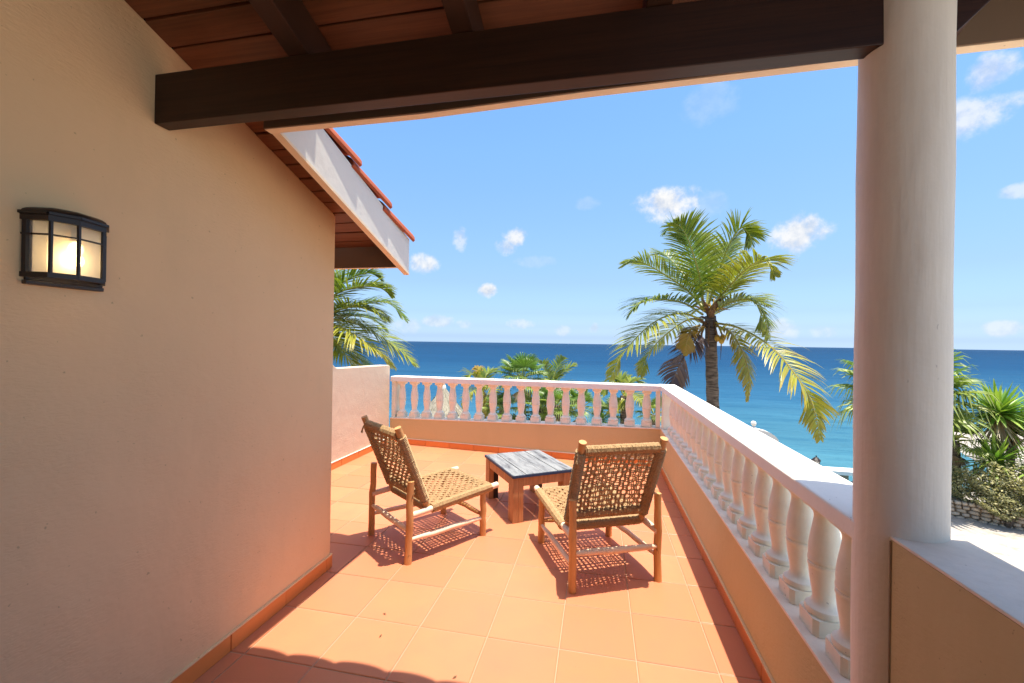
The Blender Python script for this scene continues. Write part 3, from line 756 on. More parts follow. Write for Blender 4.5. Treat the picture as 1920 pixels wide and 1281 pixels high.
# ------------------------------------------------------------------ lamp on the house wall
def build_lamp():
    cy = .974
    t = thing('wall_lamp', 'bronze wall lamp with frosted panes, lit, on the tan house wall', 'wall lamp', (-1.55, cy, 1.60))
    # plan outline in (y, d): wall, front-left, centre, front-right, wall
    pl = [(-.095, .0), (-.074, .056), (-.022, .076), (.050, .060), (.092, .0)]
    def band(z0, z1, grow, th, name, mat=M_BLACKMETAL, par=t):
        mb = MB()
        for (a, b) in zip(pl, pl[1:]):
            pa, pb = Vector(a)*1.0, Vector(b)*1.0
            d = (pb-pa).normalized(); n = Vector((-d.y, d.x))
            if n.y < 0: n = -n
            q = [pa-n*th/2+n*grow-d*.004, pb-n*th/2+n*grow+d*.004, pb+n*th/2+n*grow+d*.004, pa+n*th/2+n*grow-d*.004]
            mb.hexa([(p.y, p.x, z0) for p in q], [(p.y, p.x, z1) for p in q])
        return mb.build(name, mat, par)
    m = MB(); m.box(.0005, .010, -.096, .090, -.094, .098); m.build('back_plate', M_BLACKMETAL, t, bevel=.002)
    m = MB(); m.box(.0005, .018, -.100, .088, -.106, -.0945); m.build('bottom_bar', M_BLACKMETAL, t, bevel=.002)
    m = MB(); m.prism([(p[1]*.93+.002, p[0]*.93) for p in pl], 'z', -.0795, -.0765); m.build('pane', M_GLASS, t)
    m = MB(); m.box(.0105, .0125, -.085, .080, -.078, .088); m.build('liner', M_LINER, t)
    band(.070, .086, .004, .012, 'top_rim'); band(.086, .094, .009, .014, 'top_rim')
    band(-.086, -.072, .003, .012, 'bottom_rim')
    band(.030, .0345, .005, .006, 'cross_bar')
    # domed cap
    m = MB(); rings = 6; pts = [(-.104, 0)]+[(-.083, .064), (-.024, .088), (.056, .070)]+[(.102, 0)]
    prev = None
    for r in range(rings+1):
        s = math.cos(r/rings*math.pi/2*.96); z = .0945+.024*math.sin(r/rings*math.pi/2)
        cur = [(p[1]*s+.0005, -.0+p[0]*s, z) for p in pts]
        o = len(m.v); m.v += cur; m.c += [(1, 1, 1)]*len(cur)
        if prev is not None:
            for k in range(len(pts)-1): m.f.append((prev+k, prev+k+1, o+k+1, o+k)); m.mi.append(0)
        prev = o
    m.build('cap', M_BLACKMETAL, t, smooth=True)
    for (a, w) in ((pl[0], .009), (pl[1], .0055), (pl[2], .0055), (pl[3], .0055), (pl[4], .008)):
        mb = MB(); off = .005 if a[1] > .01 else .006
        path = [(a[1]+off+.0*math.sin(k), a[0], -.074+.146*k/8) for k in range(9)]
        mb.tube(path, w, 6); mb.build('post', M_BLACKMETAL, t)
    for (a, b) in zip(pl, pl[1:]):
        for (z0, z1) in ((-.071, .0295), (.035, .0695)):
            pa, pb = Vector(a), Vector(b); d = (pb-pa).normalized(); n = Vector((-d.y, d.x)); n = n if n.y > 0 else -n
            q = [pa+d*.004-n*.0015, pb-d*.004-n*.0015, pb-d*.004+n*.0015, pa+d*.004+n*.0015]
            mb = MB(); mb.hexa([(p.y, p.x, z0) for p in q], [(p.y, p.x, z1) for p in q]); mb.build('pane', M_GLASS, t)
    m = MB(); m.ball((.036, .0, .008), .017, 12, 8, (1, 1, 1.25)); m.build('bulb', M_BULB, t, smooth=True)
    m = MB(); m.lathe([(.012, .030), (.013, .05), (.013, .069)], 10, (.036, 0, 0)); m.build('socket', M_LINER, t)
    ld = bpy.data.lights.new('lamp_glow', 'POINT'); ld.energy = .16; ld.color = (1, .72, .36); ld.shadow_soft_size = .02
    lo = bpy.data.objects.new('lamp_glow', ld); C.objects.link(lo); lo.parent = t; lo.location = (.036, 0, -.025)
build_lamp()

# ------------------------------------------------------------------ woven chairs
def coil(mb, p0, p1, r, rope=.0058, pitch=.0108, rng=None, seg=9):
    p0, p1 = Vector(p0), Vector(p1); d = p1-p0; L = d.length; d.normalize()
    a = d.cross(Vector((.3, .5, .81))).normalized(); b = d.cross(a)
    n = int(L/pitch*seg); pts = []
    for i in range(n+1):
        th = 2*math.pi*i/seg; rr = r+rope*.8+(rng.uniform(-.0014, .0014) if rng else 0)
        pts.append(p0+d*(L*i/n+(rng.uniform(-.0011, .0011) if rng else 0))+a*math.cos(th)*rr+b*math.sin(th)*rr)
    mb.tube(pts, rope, 4, False)
def branch(p0, p1, r0, r1, rng, n=7, wob=.004, taper=0):
    p0, p1 = Vector(p0), Vector(p1); pts = []; rs = []
    for i in range(n+1):
        t = i/n; w = math.sin(math.pi*t)
        pts.append(p0.lerp(p1, t)+Vector([rng.uniform(-wob, wob)*w for _ in range(3)]))
        r = r0+(r1-r0)*t+rng.uniform(-.0012, .0012)
        if taper: r *= 1-taper*abs(2*t-1)**3
        rs.append(r)
    return pts, rs
def weave(mb, cs, nu, nv, sag, rng, amp=.0058, rope=.0044):
    """cs: four corners (00, 10, 11, 01); strands both ways, over and under"""
    c00, c10, c11, c01 = [Vector(c) for c in cs]
    nrm = (c10-c00).cross(c01-c00).normalized()
    def P(u, v, off):
        u = min(1, max(0, u)); v = min(1, max(0, v))
        p = (c00*(1-u)+c10*u)*(1-v)+(c01*(1-u)+c11*u)*v
        return p+nrm*(off-sag*math.sin(math.pi*u)*math.sin(math.pi*v))
    def jit(): return rng.uniform(-.32, .32)
    for (na, nb, flip) in ((nu, nv, 0), (nv, nu, 1)):
        for i in range(na):
            for q in (-1, 1):     # every strand is a pair of ropes lying side by side
                pts = []; j0 = jit(); steps = nb*2+1
                for k in range(steps+1):
                    s = k/steps; a = (i+.5+q*.135+j0*.40+.12*math.sin(s*9+i))/na
                    ph = ((i+(k//2)) % 2)*2-1
                    off = amp*ph*(1 if not flip else -1)*(1 if k % 2 == 0 else .55)+q*.0006
                    pts.append(P(a, s, off) if not flip else P(s, a, off))
                mb.tube(pts, rope*rng.uniform(.84, 1.1), 4, False)
def make_chair(name, label):
    rng = random.Random(21)
    t = thing(name, label, 'chair', group='low woven rope chairs on the terrace')
    V = Vector
    def part(n, p0, p1, r0, r1, mat=M_BRANCH, taper=0, wob=.004):
        mb = MB(); pts, rs = branch(p0, p1, r0, r1, rng, wob=wob, taper=taper); mb.tube(pts, rs, 10)
        return mb.build(n, mat, t, smooth=False, sharp=50)
    for s in (-1, 1):
        part('leg', (s*.262, 0, 0), (s*.262, .012, .497), .0225, .0205)
        part('leg', (s*.250, .588, 0), (s*.250, .585, .300), .0235, .0205)
        r = part('seat_rail', (s*.256, -.004, .284), (s*.248, .715, .326), .019, .0215, M_BARE)
        mb = MB(); coil(mb, (s*.2545, .165, .2935), (s*.249, .655, .3225), .0205, rng=rng); mb.build('rope_wrap', M_ROPE, r)
        p = part('back_post', (s*.236, .150, .290), (s*.244, -.072, .832), .019, .0225, M_BRANCH)
        a, b = V((s*.236, .150, .290)), V((s*.244, -.072, .832))
        mb = MB(); coil(mb, a.lerp(b, .10), a.lerp(b, .895), .0215, rng=rng); mb.build('rope_wrap', M_ROPE, p)
    a, b = V((.236, .150, .290)), V((.244, -.072, .832))
    def bar(n, v, z, half, r=.016):
        o = part(n, (-half, v, z), (half, v, z), r, r, M_BRANCH, wob=.006)
        mb = MB(); coil(mb, (-half+.012, v, z), (half-.012, v, z), r+.003, rng=rng); mb.build('rope_wrap', M_ROPE, o)
    pt, pb = a.lerp(b, .915), a.lerp(b, .15)
    bar('back_bar', pt.y, pt.z-.006, .238); bar('back_bar', pb.y, pb.z, .230)
    bar('seat_bar', .648, .322, .246, .017); bar('seat_bar', .155, .293, .246, .017)
    part('stretcher', (-.262, .003, .205), (.262, .003, .198), .0195, .0185, M_BARE, .35)
    part('stretcher', (-.250, .588, .150), (.250, .588, .142), .0165, .0175, M_BRANCH, .35)
    for s in (-1, 1):
        part('stretcher', (s*.262, .002, .142), (s*.250, .586, .122), .017, .0165, M_BARE, .35)
    mb = MB(); weave(mb, [(-.246, .165, .312), (.246, .165, .312), (.242, .645, .342), (-.242, .645, .342)], 16, 16, .014, rng)
    mb.build('woven_seat', M_ROPE, t)
    q0, q1 = a.lerp(b, .15), a.lerp(b, .90); n = V((0, .92, .38))*.004
    mb = MB(); weave(mb, [V((-.226, q0.y, q0.z))+n, V((.226, q0.y, q0.z))+n, V((.232, q1.y, q1.z))+n, V((-.232, q1.y, q1.z))+n], 16, 14, .016, rng)
    mb.build('woven_back', M_ROPE, t)
    mb = MB()
    for k in range(9):
        p = V((-.244-.02, -.055, .78)); mb.tube([p, p+V((rng.uniform(-.01, .006), -.012, -.02)), p+V((rng.uniform(-.022, .012), -.02, -.05-rng.uniform(0, .02)))], .0022, 4, False)
    mb.build('frayed_rope_end', M_ROPE, t)
    return t
def copy_tree(o, parent=None):
    c = o.copy(); C.objects.link(c)
    if parent is not None: c.parent = parent
    for ch in list(o.children): copy_tree(ch, c)
    return c
chair_a = make_chair('rope_chair', 'woven rope chair beside the balustrade, backrest square to the viewer')
chair_a.location = (.113, 2.463, 0); chair_a.rotation_euler = (0, 0, R_(25.5))
chair_b = copy_tree(chair_a); chair_b['label'] = 'woven rope chair nearer the tan wall, seen from its side, white tag below'
chair_b.location = (-1.331, 2.580, 0); chair_b.rotation_euler = (0, 0, R_(-36.4))
m = MB(); m.box(-.155, -.112, .566, .570, .139, .153); m.build('paper_tag', M_LINER, chair_b)

def build_table():
    t = thing('coffee_table', 'low square wooden table with weathered plank top between the chairs', 'table', (-.575, 3.535, 0), R_(34))
    hx, hy, H = .262, .318, .362; rng = random.Random(4)
    xs = [-hx, -.155, -.004, .118, hx]
    for a, b in zip(xs, xs[1:]):
        m = MB(); m.box(a+.002, b-.002, -hy+rng.uniform(-.004, .004), hy+rng.uniform(-.004, .004), H-.021+rng.uniform(-.001, .001), H+rng.uniform(-.0015, .0015)); m.build('top_board', M_TABLETOP, t, bevel=.002)
    for (x0, x1, y0, y1) in ((-hx-.003, hx+.003, -hy-.010, -hy-.005), (-hx-.003, hx+.003, hy+.005, hy+.010), (-hx-.005, -hx-.001, -hy-.0045, hy+.0045), (hx+.001, hx+.005, -hy-.0045, hy+.0045)):
        m = MB(); m.box(x0, x1, y0, y1, H-.022, H-.003); m.build('painted_edge', M_BLUE, t)
    for (sx, sy) in ((-1, -1), (1, -1), (1, 1), (-1, 1)):
        m = MB(); cx, cy = sx*(hx-.048), sy*(hy-.050)
        m.box(cx-.0435, cx+.0005, cy-.045, cy+.045, 0, H-.0225); m.build('leg', M_TABLELEG, t, bevel=.002)
        m = MB(); m.box(cx+.0015, cx+.0435, cy-.045, cy+.045, 0, H-.0225); m.build('leg', M_TABLELEG if sy < 0 else M_TABLEDARK, t, bevel=.002)  # second half of the far legs is near black
    for (x0, x1, y0, y1) in ((-hx+.093, hx-.093, -hy+.008, -hy+.03), (-hx+.093, hx-.093, hy-.03, hy-.008), (-hx+.008, -hx+.03, -hy+.097, hy-.097), (hx-.03, hx-.008, -hy+.097, hy-.097)):
        m = MB(); m.box(x0, x1, y0, y1, H-.092, H-.0225); m.build('apron', M_TABLELEG, t, bevel=.002)
build_table()

rngd = random.Random(8)
for (x, y, w_) in ((-.96, 1.80, 'middle one of three'), (-1.02, 1.95, 'farthest of three from the eave shadow'), (-.55, 1.645, 'at the edge of the eave shadow')):
    m = MB(); a = rngd.uniform(0, 6.28); d = Vector((math.cos(a), math.sin(a), 0))*.011; s = Vector((-d.y, d.x, 0))*.35
    m.add([-d, s+Vector((0, 0, .004)), d+Vector((0, 0, .003)), -s, Vector((0, 0, .0045))], [(0, 3, 4), (3, 2, 4), (2, 1, 4), (1, 0, 4)])
    o = m.build('leaf_scrap', M_FIBRE); o.location = (x, y, .0022); tag(o, 'tiny dry leaf scrap on the terracotta floor, '+w_, 'leaf', 'leaf scraps on the terrace floor')

# ------------------------------------------------------------------ palms
GREEN = (.070, .150, .018); YGREEN = (.30, .31, .025); BROWN = (.42, .23, .04); DEAD = (.105, .075, .085)
def lerp3(a, b, t): return tuple(x+(y-x)*t for x, y in zip(a, b))
def age_col(t):
    if t <= 1: return lerp3(GREEN, YGREEN, max(0, t))
    if t <= 2: return lerp3(YGREEN, BROWN, t-1)
    return lerp3(BROWN, DEAD, min(1, t-2))
def frond_mesh(name, P, age, llen, rng, n=84, droop=.6, width=.030, rach=.026):
    """feather leaf: arched rib with two rows of strap leaflets"""
    mb = MB(); pts = catmull(P, 24); m = len(pts)
    outd = (pts[-1]-pts[0]); outd.z = 0
    outd = outd.normalized() if outd.length > .05 else Vector((0, -1, 0))
    ribc = lerp3(age_col(min(age+.55, 2.2)), (.45, .42, .12), .35) if age < 2.5 else (.16, .10, .07)
    mb.tube(pts, [rach*(1-.86*i/(m-1)) for i in range(m)], 5, True, ribc)
    Z = Vector((0, 0, 1))
    for i in range(n):
        t = .13+.87*(i+rng.uniform(-.3, .3))/n; t = min(.995, max(.1, t))
        x = t*(m-1); k = min(int(x), m-2); p = pts[k].lerp(pts[k+1], x-k)
        Tn = (pts[min(k+2, m-1)]-pts[max(k-1, 0)]).normalized()
        ref = Z-outd*.45; Nn = (ref-Tn*ref.dot(Tn))
        if Nn.length < .1: Nn = -outd
        Nn.normalize(); S = Tn.cross(Nn).normalized()
        L = llen*(.42+.58*math.sin(math.pi*min(1, .18+t*.80)))*(1-.68*max(0, t-.62)/.38)*rng.uniform(.86, 1.08)
        for s in (-1, 1):
            if rng.random() < .05: continue
            fwd = .50+.50*t*t
            d = (Tn*fwd+S*s*rng.uniform(.72, .95)+Nn*rng.uniform(.05, .38)).normalized()
            w = width*rng.uniform(.75, 1.1); a = max(0, age+rng.uniform(-.22, .22)); c = age_col(a)
            br = rng.uniform(.78, 1.22); c = tuple(x*br for x in c); ct = lerp3(c, age_col(a+.55) if age < 2.5 else c, .7)
            q = p.copy(); segs = 4; ring = []
            for g in range(segs+1):
                f = g/segs; wv = (Tn-d*Tn.dot(d)); wv = wv.normalized() if wv.length > .05 else Nn
                ww = w*(.35 if g == 0 else (1.0 if g < 3 else (.72 if g == 3 else .08)))*.5
                ring.append((q-wv*ww, q+wv*ww, lerp3(c, ct, f)))
                q = q+d*(L/segs)
                d = (d+Vector((0, 0, -1))*droop*(.24+.34*f)*rng.uniform(.8, 1.2)).normalized()
            o = len(mb.v)
            for (l, r, cc) in ring: mb.v += [tuple(l), tuple(r)]; mb.c += [cc, cc]
            for g in range(segs): mb.f.append((o+2*g, o+2*g+1, o+2*g+3, o+2*g+2)); mb.mi.append(0)
    return mb
def coconut_palm(label, fronds, crown, foot, rng, tr=.15, group=None, n=84, lscale=1.0, extras=True, cat='palm tree', rach=.026, width=.035):
    t = thing('coconut_palm', label, cat, foot, 0, group)
    loc = lambda p: Vector(p)-Vector(foot)
    top = loc(crown)
    mb = MB(); pts = []; rs = []
    N_ = 26
    for i in range(N_+1):
        f = i/N_; p = Vector((0, 0, 0)).lerp(top, f)+Vector((.03*math.sin(f*3.0), .05*math.sin(f*2.2), 0))*min(1, (1-f)*3)
        pts.append(p); rs.append(tr*(1.25-.3*f+(.35*(1-f)**6))*(1.05 if i % 2 else .97))
    mb.tube(pts, rs, 12); mb.build('trunk', M_TRUNK, t, smooth=True)
    for (P, age, ll) in fronds:
        me = frond_mesh('frond', [loc(p) for p in P], age, ll*lscale, rng, n=n, droop=.42+.18*min(age, 1.5), rach=rach, width=width)
        me.build('frond', M_LEAF, t, tint=True)
    if extras:
        for k in range(15):      # old leaf bases and spathes round the crown shaft
            a = k*2.4+rng.uniform(-.3, .3); e = rng.uniform(-.2, 1.1); Ls = rng.uniform(.30, .62)
            d = Vector((math.cos(a)*math.cos(e), math.sin(a)*math.cos(e), math.sin(e)))
            p0 = top+Vector((0, 0, rng.uniform(-.28, .2)))+d*.07
            mb = MB(); mb.tube([p0, p0+d*Ls*.5+Vector((0, 0, .03)), p0+d*Ls+Vector((0, 0, -.06))], [.055, .05, .008], 7, squash=.45); mb.build('leaf_base', M_FIBRE, t, smooth=True)
        for k in range(9):       # dry fibre hanging under the crown
            a = k*.72; p0 = top+Vector((math.cos(a)*.12, math.sin(a)*.12, -.12))
            mb = MB(); mb.tube([p0, p0+Vector((math.cos(a)*.12, math.sin(a)*.12, -.28)), p0+Vector((math.cos(a)*.10, math.sin(a)*.10, -.62-rng.uniform(0, .25)))], [.05, .045, .006], 6, squash=.3); mb.build('dry_sheath', M_FIBRE, t, smooth=True)
        for (dx, dy, dz) in ((.10, -.20, -.50), (.22, -.16, -.49), (-.36, -.20, -.34), (.17, -.25, -.55)):
            mb = MB(); mb.ball(top+Vector((dx, dy, dz)), .068, 10, 7, (.9, .9, 1.2)); mb.build('coconut', M_COCO, t, smooth=True)
        for k in range(12):      # flower stalks
            a = k*.52; p0 = top+Vector((0, -.05, .10)); d = Vector((math.cos(a)*.22, math.sin(a)*.22-.06, rng.uniform(-.05, .34)))
            mb = MB(); mb.tube([p0, p0+d*.7+Vector((0, 0, .05)), p0+d], [.012, .010, .006], 5); mb.build('flower_stalk', M_COCO, t)
    return t
PALM_A=[
 ([(2.32,10.24,2.11),(1.91,10.02,2.56),(1.26,9.82,2.98),(0.80,9.67,3.17),(0.46,9.59,3.05)],0.10,0.75),
 ([(2.28,10.25,2.05),(1.77,9.84,2.28),(1.17,9.43,2.31),(0.77,9.17,2.17),(0.58,9.08,1.91)],0.25,0.70),
 ([(2.28,10.25,1.93),(1.71,9.75,2.04),(1.10,9.24,1.81),(0.55,8.88,1.26),(0.21,8.80,0.64)],0.45,0.95),
 ([(2.28,10.25,1.87),(2.07,10.80,1.96),(1.62,11.39,1.58),(1.27,11.73,1.09),(1.09,11.85,0.52)],0.35,0.80),
 ([(2.28,10.25,1.79),(2.07,10.09,1.45),(1.85,10.03,1.09),(1.67,10.06,0.67),(1.59,10.07,0.31)],3.00,0.60),
 ([(2.22,10.26,1.81),(1.95,9.81,1.70),(1.85,9.73,1.44),(1.82,9.73,1.15)],1.60,0.35),
 ([(2.30,10.25,2.23),(2.15,10.38,2.91),(1.94,10.52,3.68),(1.67,10.57,4.14),(1.45,10.60,3.97)],0.00,0.80),
 ([(2.30,10.25,2.23),(2.08,9.68,2.80),(1.83,9.32,3.36),(1.65,9.25,3.73),(1.47,9.18,3.85)],0.10,0.80),
 ([(2.35,10.23,2.23),(2.51,10.71,3.08),(2.48,11.13,3.87),(2.26,11.28,4.17)],0.00,0.70),
 ([(2.38,10.23,2.23),(2.51,9.99,2.85),(2.67,9.84,3.45),(2.86,9.69,3.82),(3.02,9.64,3.67),(3.07,9.62,3.46)],0.25,0.80),
 ([(2.38,10.23,2.23),(2.69,10.97,2.87),(3.01,11.41,3.58),(3.34,11.53,4.00)],0.10,0.75),
 ([(2.41,10.22,2.17),(2.63,9.65,2.57),(2.88,9.16,2.92),(3.07,8.88,2.97),(3.19,8.74,2.66)],0.45,0.75),
 ([(2.41,10.22,2.14),(2.87,10.72,2.64),(3.35,11.00,3.18),(3.67,11.11,3.25)],0.30,0.70),
 ([(2.43,10.22,2.05),(2.71,9.94,2.26),(3.04,9.63,2.32),(3.25,9.46,2.00),(3.34,9.43,1.51)],0.30,0.75),
 ([(2.43,10.22,2.02),(3.06,10.98,2.29),(3.63,11.33,2.49),(4.10,11.49,2.33)],0.20,0.70),
 ([(2.46,10.21,1.87),(2.80,9.50,1.73),(3.14,8.76,1.35),(3.41,8.22,0.76),(3.55,8.05,0.33),(3.64,8.01,-0.19)],0.80,0.95),
 ([(2.44,10.21,1.83),(2.72,9.83,1.66),(2.90,9.57,1.23),(2.99,9.44,0.75),(2.97,9.44,0.24)],1.15,0.45),
 ([(2.28,10.25,2.19),(2.07,11.21,3.04),(1.70,11.68,3.67),(1.39,11.92,3.76)],0.10,0.75),
 ([(2.35,10.23,2.19),(2.14,9.46,2.77),(2.12,9.06,3.13),(2.21,8.83,3.27)],0.15,0.70),
]
PALM_B=[
 ([(-5.77,7.55,1.73),(-5.48,7.76,2.20),(-5.04,7.82,2.58),(-4.64,7.94,2.73),(-4.41,8.07,2.62)],0.10,0.60),
 ([(-5.77,7.55,1.73),(-5.21,7.46,2.16),(-4.63,7.36,2.35),(-4.16,7.41,2.38),(-3.89,7.56,2.25)],0.25,0.65),
 ([(-5.77,7.55,1.73),(-5.56,8.07,2.00),(-5.23,8.53,2.13),(-4.73,8.92,2.22),(-4.34,9.12,1.84)],0.10,0.70),
 ([(-5.77,7.55,1.73),(-5.15,7.38,1.85),(-4.57,7.28,1.99),(-4.15,7.31,1.89),(-3.91,7.32,1.74)],0.40,0.60),
 ([(-5.77,7.55,1.73),(-5.73,8.32,1.88),(-5.53,8.92,1.92),(-5.28,9.31,1.85),(-5.05,9.54,1.60)],0.10,0.60),
 ([(-5.77,7.55,1.73),(-5.33,7.74,1.78),(-4.71,7.90,1.64),(-4.07,8.03,1.24),(-3.64,8.12,0.87)],0.45,0.80),
 ([(-5.77,7.55,1.73),(-5.03,7.22,1.68),(-4.45,7.01,1.51),(-3.94,6.96,1.20),(-3.57,7.05,0.87)],0.80,0.60),
 ([(-5.77,7.55,1.73),(-5.24,7.44,1.54),(-4.83,7.36,1.18),(-4.60,7.39,0.83),(-4.51,7.44,0.52)],0.55,0.55),
 ([(-5.77,7.55,1.73),(-5.68,8.11,1.61),(-5.61,8.64,1.33),(-5.37,9.02,0.84),(-5.16,9.14,0.40)],0.30,0.65),
 ([(-5.77,7.55,1.73),(-5.85,8.11,2.41),(-5.81,8.50,2.81),(-5.64,8.85,3.02),(-5.40,9.01,3.01)],0.10,0.60),
 ([(-5.77,7.55,1.73),(-5.87,7.47,2.17),(-6.02,7.35,2.58),(-6.27,7.14,2.76),(-6.49,6.94,2.57)],0.20,0.60),
 ([(-5.77,7.55,1.73),(-6.01,7.36,1.84),(-6.29,7.12,1.83),(-6.54,6.89,1.56),(-6.69,6.74,1.11)],0.30,0.70),
 ([(-5.77,7.55,1.73),(-5.44,6.79,2.10),(-5.16,6.24,2.30),(-4.94,5.91,2.42)],0.20,0.70),
 ([(-5.77,7.55,1.73),(-6.20,8.23,2.37),(-6.67,8.75,2.80),(-7.11,9.04,2.98)],0.20,0.70),
]
SMALL_PALMS=[
[
 ([(-3.97,14.47,-0.39),(-4.19,14.40,0.08),(-4.34,14.25,0.22),(-4.52,14.09,-0.03)],0.50,0.50),
 ([(-3.97,14.47,-0.39),(-3.94,14.68,0.12),(-3.84,14.81,0.27),(-3.65,14.86,0.31)],0.30,0.50),
 ([(-3.97,14.47,-0.39),(-4.04,14.03,-0.25),(-4.21,13.67,-0.40),(-4.34,13.52,-0.82)],0.60,0.50),
 ([(-3.97,14.47,-0.39),(-3.72,14.22,-0.17),(-3.38,14.00,-0.31),(-3.19,13.94,-0.74)],0.70,0.50),
 ([(-3.97,14.47,-0.39),(-4.06,14.75,-0.04),(-4.26,14.90,0.33),(-4.38,14.87,0.48)],1.50,0.30),
 ([(-3.97,14.47,-0.39),(-3.72,13.91,-0.40),(-3.62,13.73,-0.73),(-3.61,13.73,-1.09)],1.20,0.40),
],
[
 ([(-1.64,15.41,-0.27),(-1.80,15.40,0.21),(-1.98,15.27,0.60),(-2.20,15.14,0.69)],0.20,0.50),
 ([(-1.64,15.41,-0.27),(-1.57,15.62,0.26),(-1.37,15.74,0.65),(-1.30,15.75,0.85)],0.20,0.50),
 ([(-1.64,15.41,-0.27),(-1.40,15.64,0.15),(-1.06,15.76,0.46),(-0.83,15.78,0.62)],0.30,0.50),
 ([(-1.64,15.41,-0.27),(-1.86,14.98,-0.04),(-2.20,14.63,-0.21),(-2.42,14.50,-0.72)],0.50,0.60),
 ([(-1.64,15.41,-0.27),(-1.27,15.15,-0.08),(-0.88,14.87,-0.22),(-0.65,14.79,-0.75)],0.50,0.60),
 ([(-1.64,15.41,-0.27),(-1.40,14.93,-0.40),(-1.16,14.75,-0.83),(-1.08,14.76,-1.32)],0.80,0.50),
 ([(-1.64,15.41,-0.27),(-1.73,14.90,-0.41),(-1.85,14.68,-0.85),(-1.88,14.68,-1.31)],0.90,0.50),
],
[
 ([(0.74,12.98,-0.16),(0.56,12.99,0.12),(0.31,12.90,0.15),(0.13,12.80,-0.13)],0.40,0.40),
 ([(0.74,12.98,-0.16),(0.87,13.17,0.18),(1.06,13.26,0.27),(1.28,13.24,0.15)],0.30,0.40),
 ([(0.74,12.98,-0.16),(0.62,12.79,-0.32),(0.46,12.69,-0.50),(0.29,12.70,-0.63)],0.70,0.35),
 ([(0.74,12.98,-0.16),(0.93,12.67,-0.08),(1.14,12.35,-0.18),(1.30,12.23,-0.45)],0.60,0.40),
 ([(0.74,12.98,-0.16),(0.76,13.28,0.05),(0.67,13.38,0.28),(0.54,13.39,0.37)],0.30,0.40),
],
]
rp = random.Random(77)
for _i in (6, 7, 8, 9, 10, 17): PALM_A[_i] = (PALM_A[_i][0], PALM_A[_i][1], PALM_A[_i][2]*.92)
del PALM_A[18]; PALM_A[8] = (PALM_A[8][0], .05, .5)
PALM_A[3] = (PALM_A[3][0], .65, .8); PALM_A[11] = (PALM_A[11][0], .6, .75); PALM_A[13] = (PALM_A[13][0], .5, .75); PALM_A[0] = (PALM_A[0][0], .3, .75)
PALM_A[15] = (PALM_A[15][0], .95, .72); PALM_A[2] = (PALM_A[2][0], .6, .85)
palm_main = coconut_palm('tall coconut palm with drooping yellowing fronds beyond the balustrade corner', PALM_A, (2.44, 10.25, 2.02), (2.56, 10.22, -2.85), rp, .125)
coconut_palm('coconut palm leaning out behind the tan wall and parapet, fronds blown right', PALM_B, (-5.77, 7.55, 1.72), (-6.5, 7.3, -2.85), rp, .15, extras=False, lscale=1.25)
SP_LABEL = ['young coconut palm with orange stalks, leftmost behind the sea balustrade', 'bushy coconut palm right of the fan palm behind the sea balustrade', 'small sparse palm near the corner end of the sea balustrade']
for fr, lab, foot in zip(SMALL_PALMS, SP_LABEL, ((-3.95, 14.5, -3.6), (-1.62, 15.45, -3.9), (.76, 13.0, -3.2))):
    coconut_palm(lab, [(p, a, .62*l/.5) for p, a, l in fr], Vector(fr[0][0][0]), foot, rp, .11, 'young palms behind the sea balustrade', n=48, extras=False, rach=.022, width=.04)

def fan_leaf(mb, p, d, up, R, pet, col, rng, nb=24, spread=115, droop=.5):
    """palmate leaf: stalk, then pleated blades joined for half their length"""
    d = d.normalized(); s = d.cross(up)
    s = s.normalized() if s.length > .05 else Vector((1, 0, 0)); n = s.cross(d).normalized()
    hub = p+d*pet+Vector((0, 0, -.06*pet*pet))
    mb.tube([p, p+d*pet*.5+Vector((0, 0, .03)), hub], [.018, .014, .011], 5, False, lerp3(col, (.35, .36, .10), .5))
    da = R_(2*spread/nb)
    for i in range(nb):
        a = R_(-spread)+da*(i+.5); br = rng.uniform(.8, 1.2); c = tuple(x*br for x in col)
        r = R*(.72+.28*math.cos(a*.62))*rng.uniform(.9, 1.05)
        dd = d*math.cos(a)+s*math.sin(a); tt = -d*math.sin(a)+s*math.cos(a)
        fold = n*(.05*R*(1 if i % 2 else -1))
        cup = n*(.10*R*(abs(a)/2)**1.5)
        mid = hub+dd*r*.52+cup; hw = r*.52*math.tan(da/2)*1.02
        q = hub+dd*r*.80+cup*1.2+Vector((0, 0, -droop*.10*R*rng.uniform(.6, 1.4)))
        e = hub+dd*r*.98+cup+Vector((0, 0, -droop*.42*R*rng.uniform(.5, 1.5)))
        ct = lerp3(c, (.40, .40, .16), .45)
        o = len(mb.v)
        for v, cc in ((hub, c), (mid-tt*hw, c), (mid+fold*.5, c), (mid+tt*hw, c), (q-tt*hw*.55, c), (q+tt*hw*.55, c), (e, ct)): mb.v.append(tuple(v)); mb.c.append(cc)
        for f in ((o, o+1, o+2), (o, o+2, o+3), (o+1, o+4, o+2), (o+2, o+5, o+3), (o+2, o+4, o+5), (o+4, o+6, o+5)): mb.f.append(f); mb.mi.append(0)
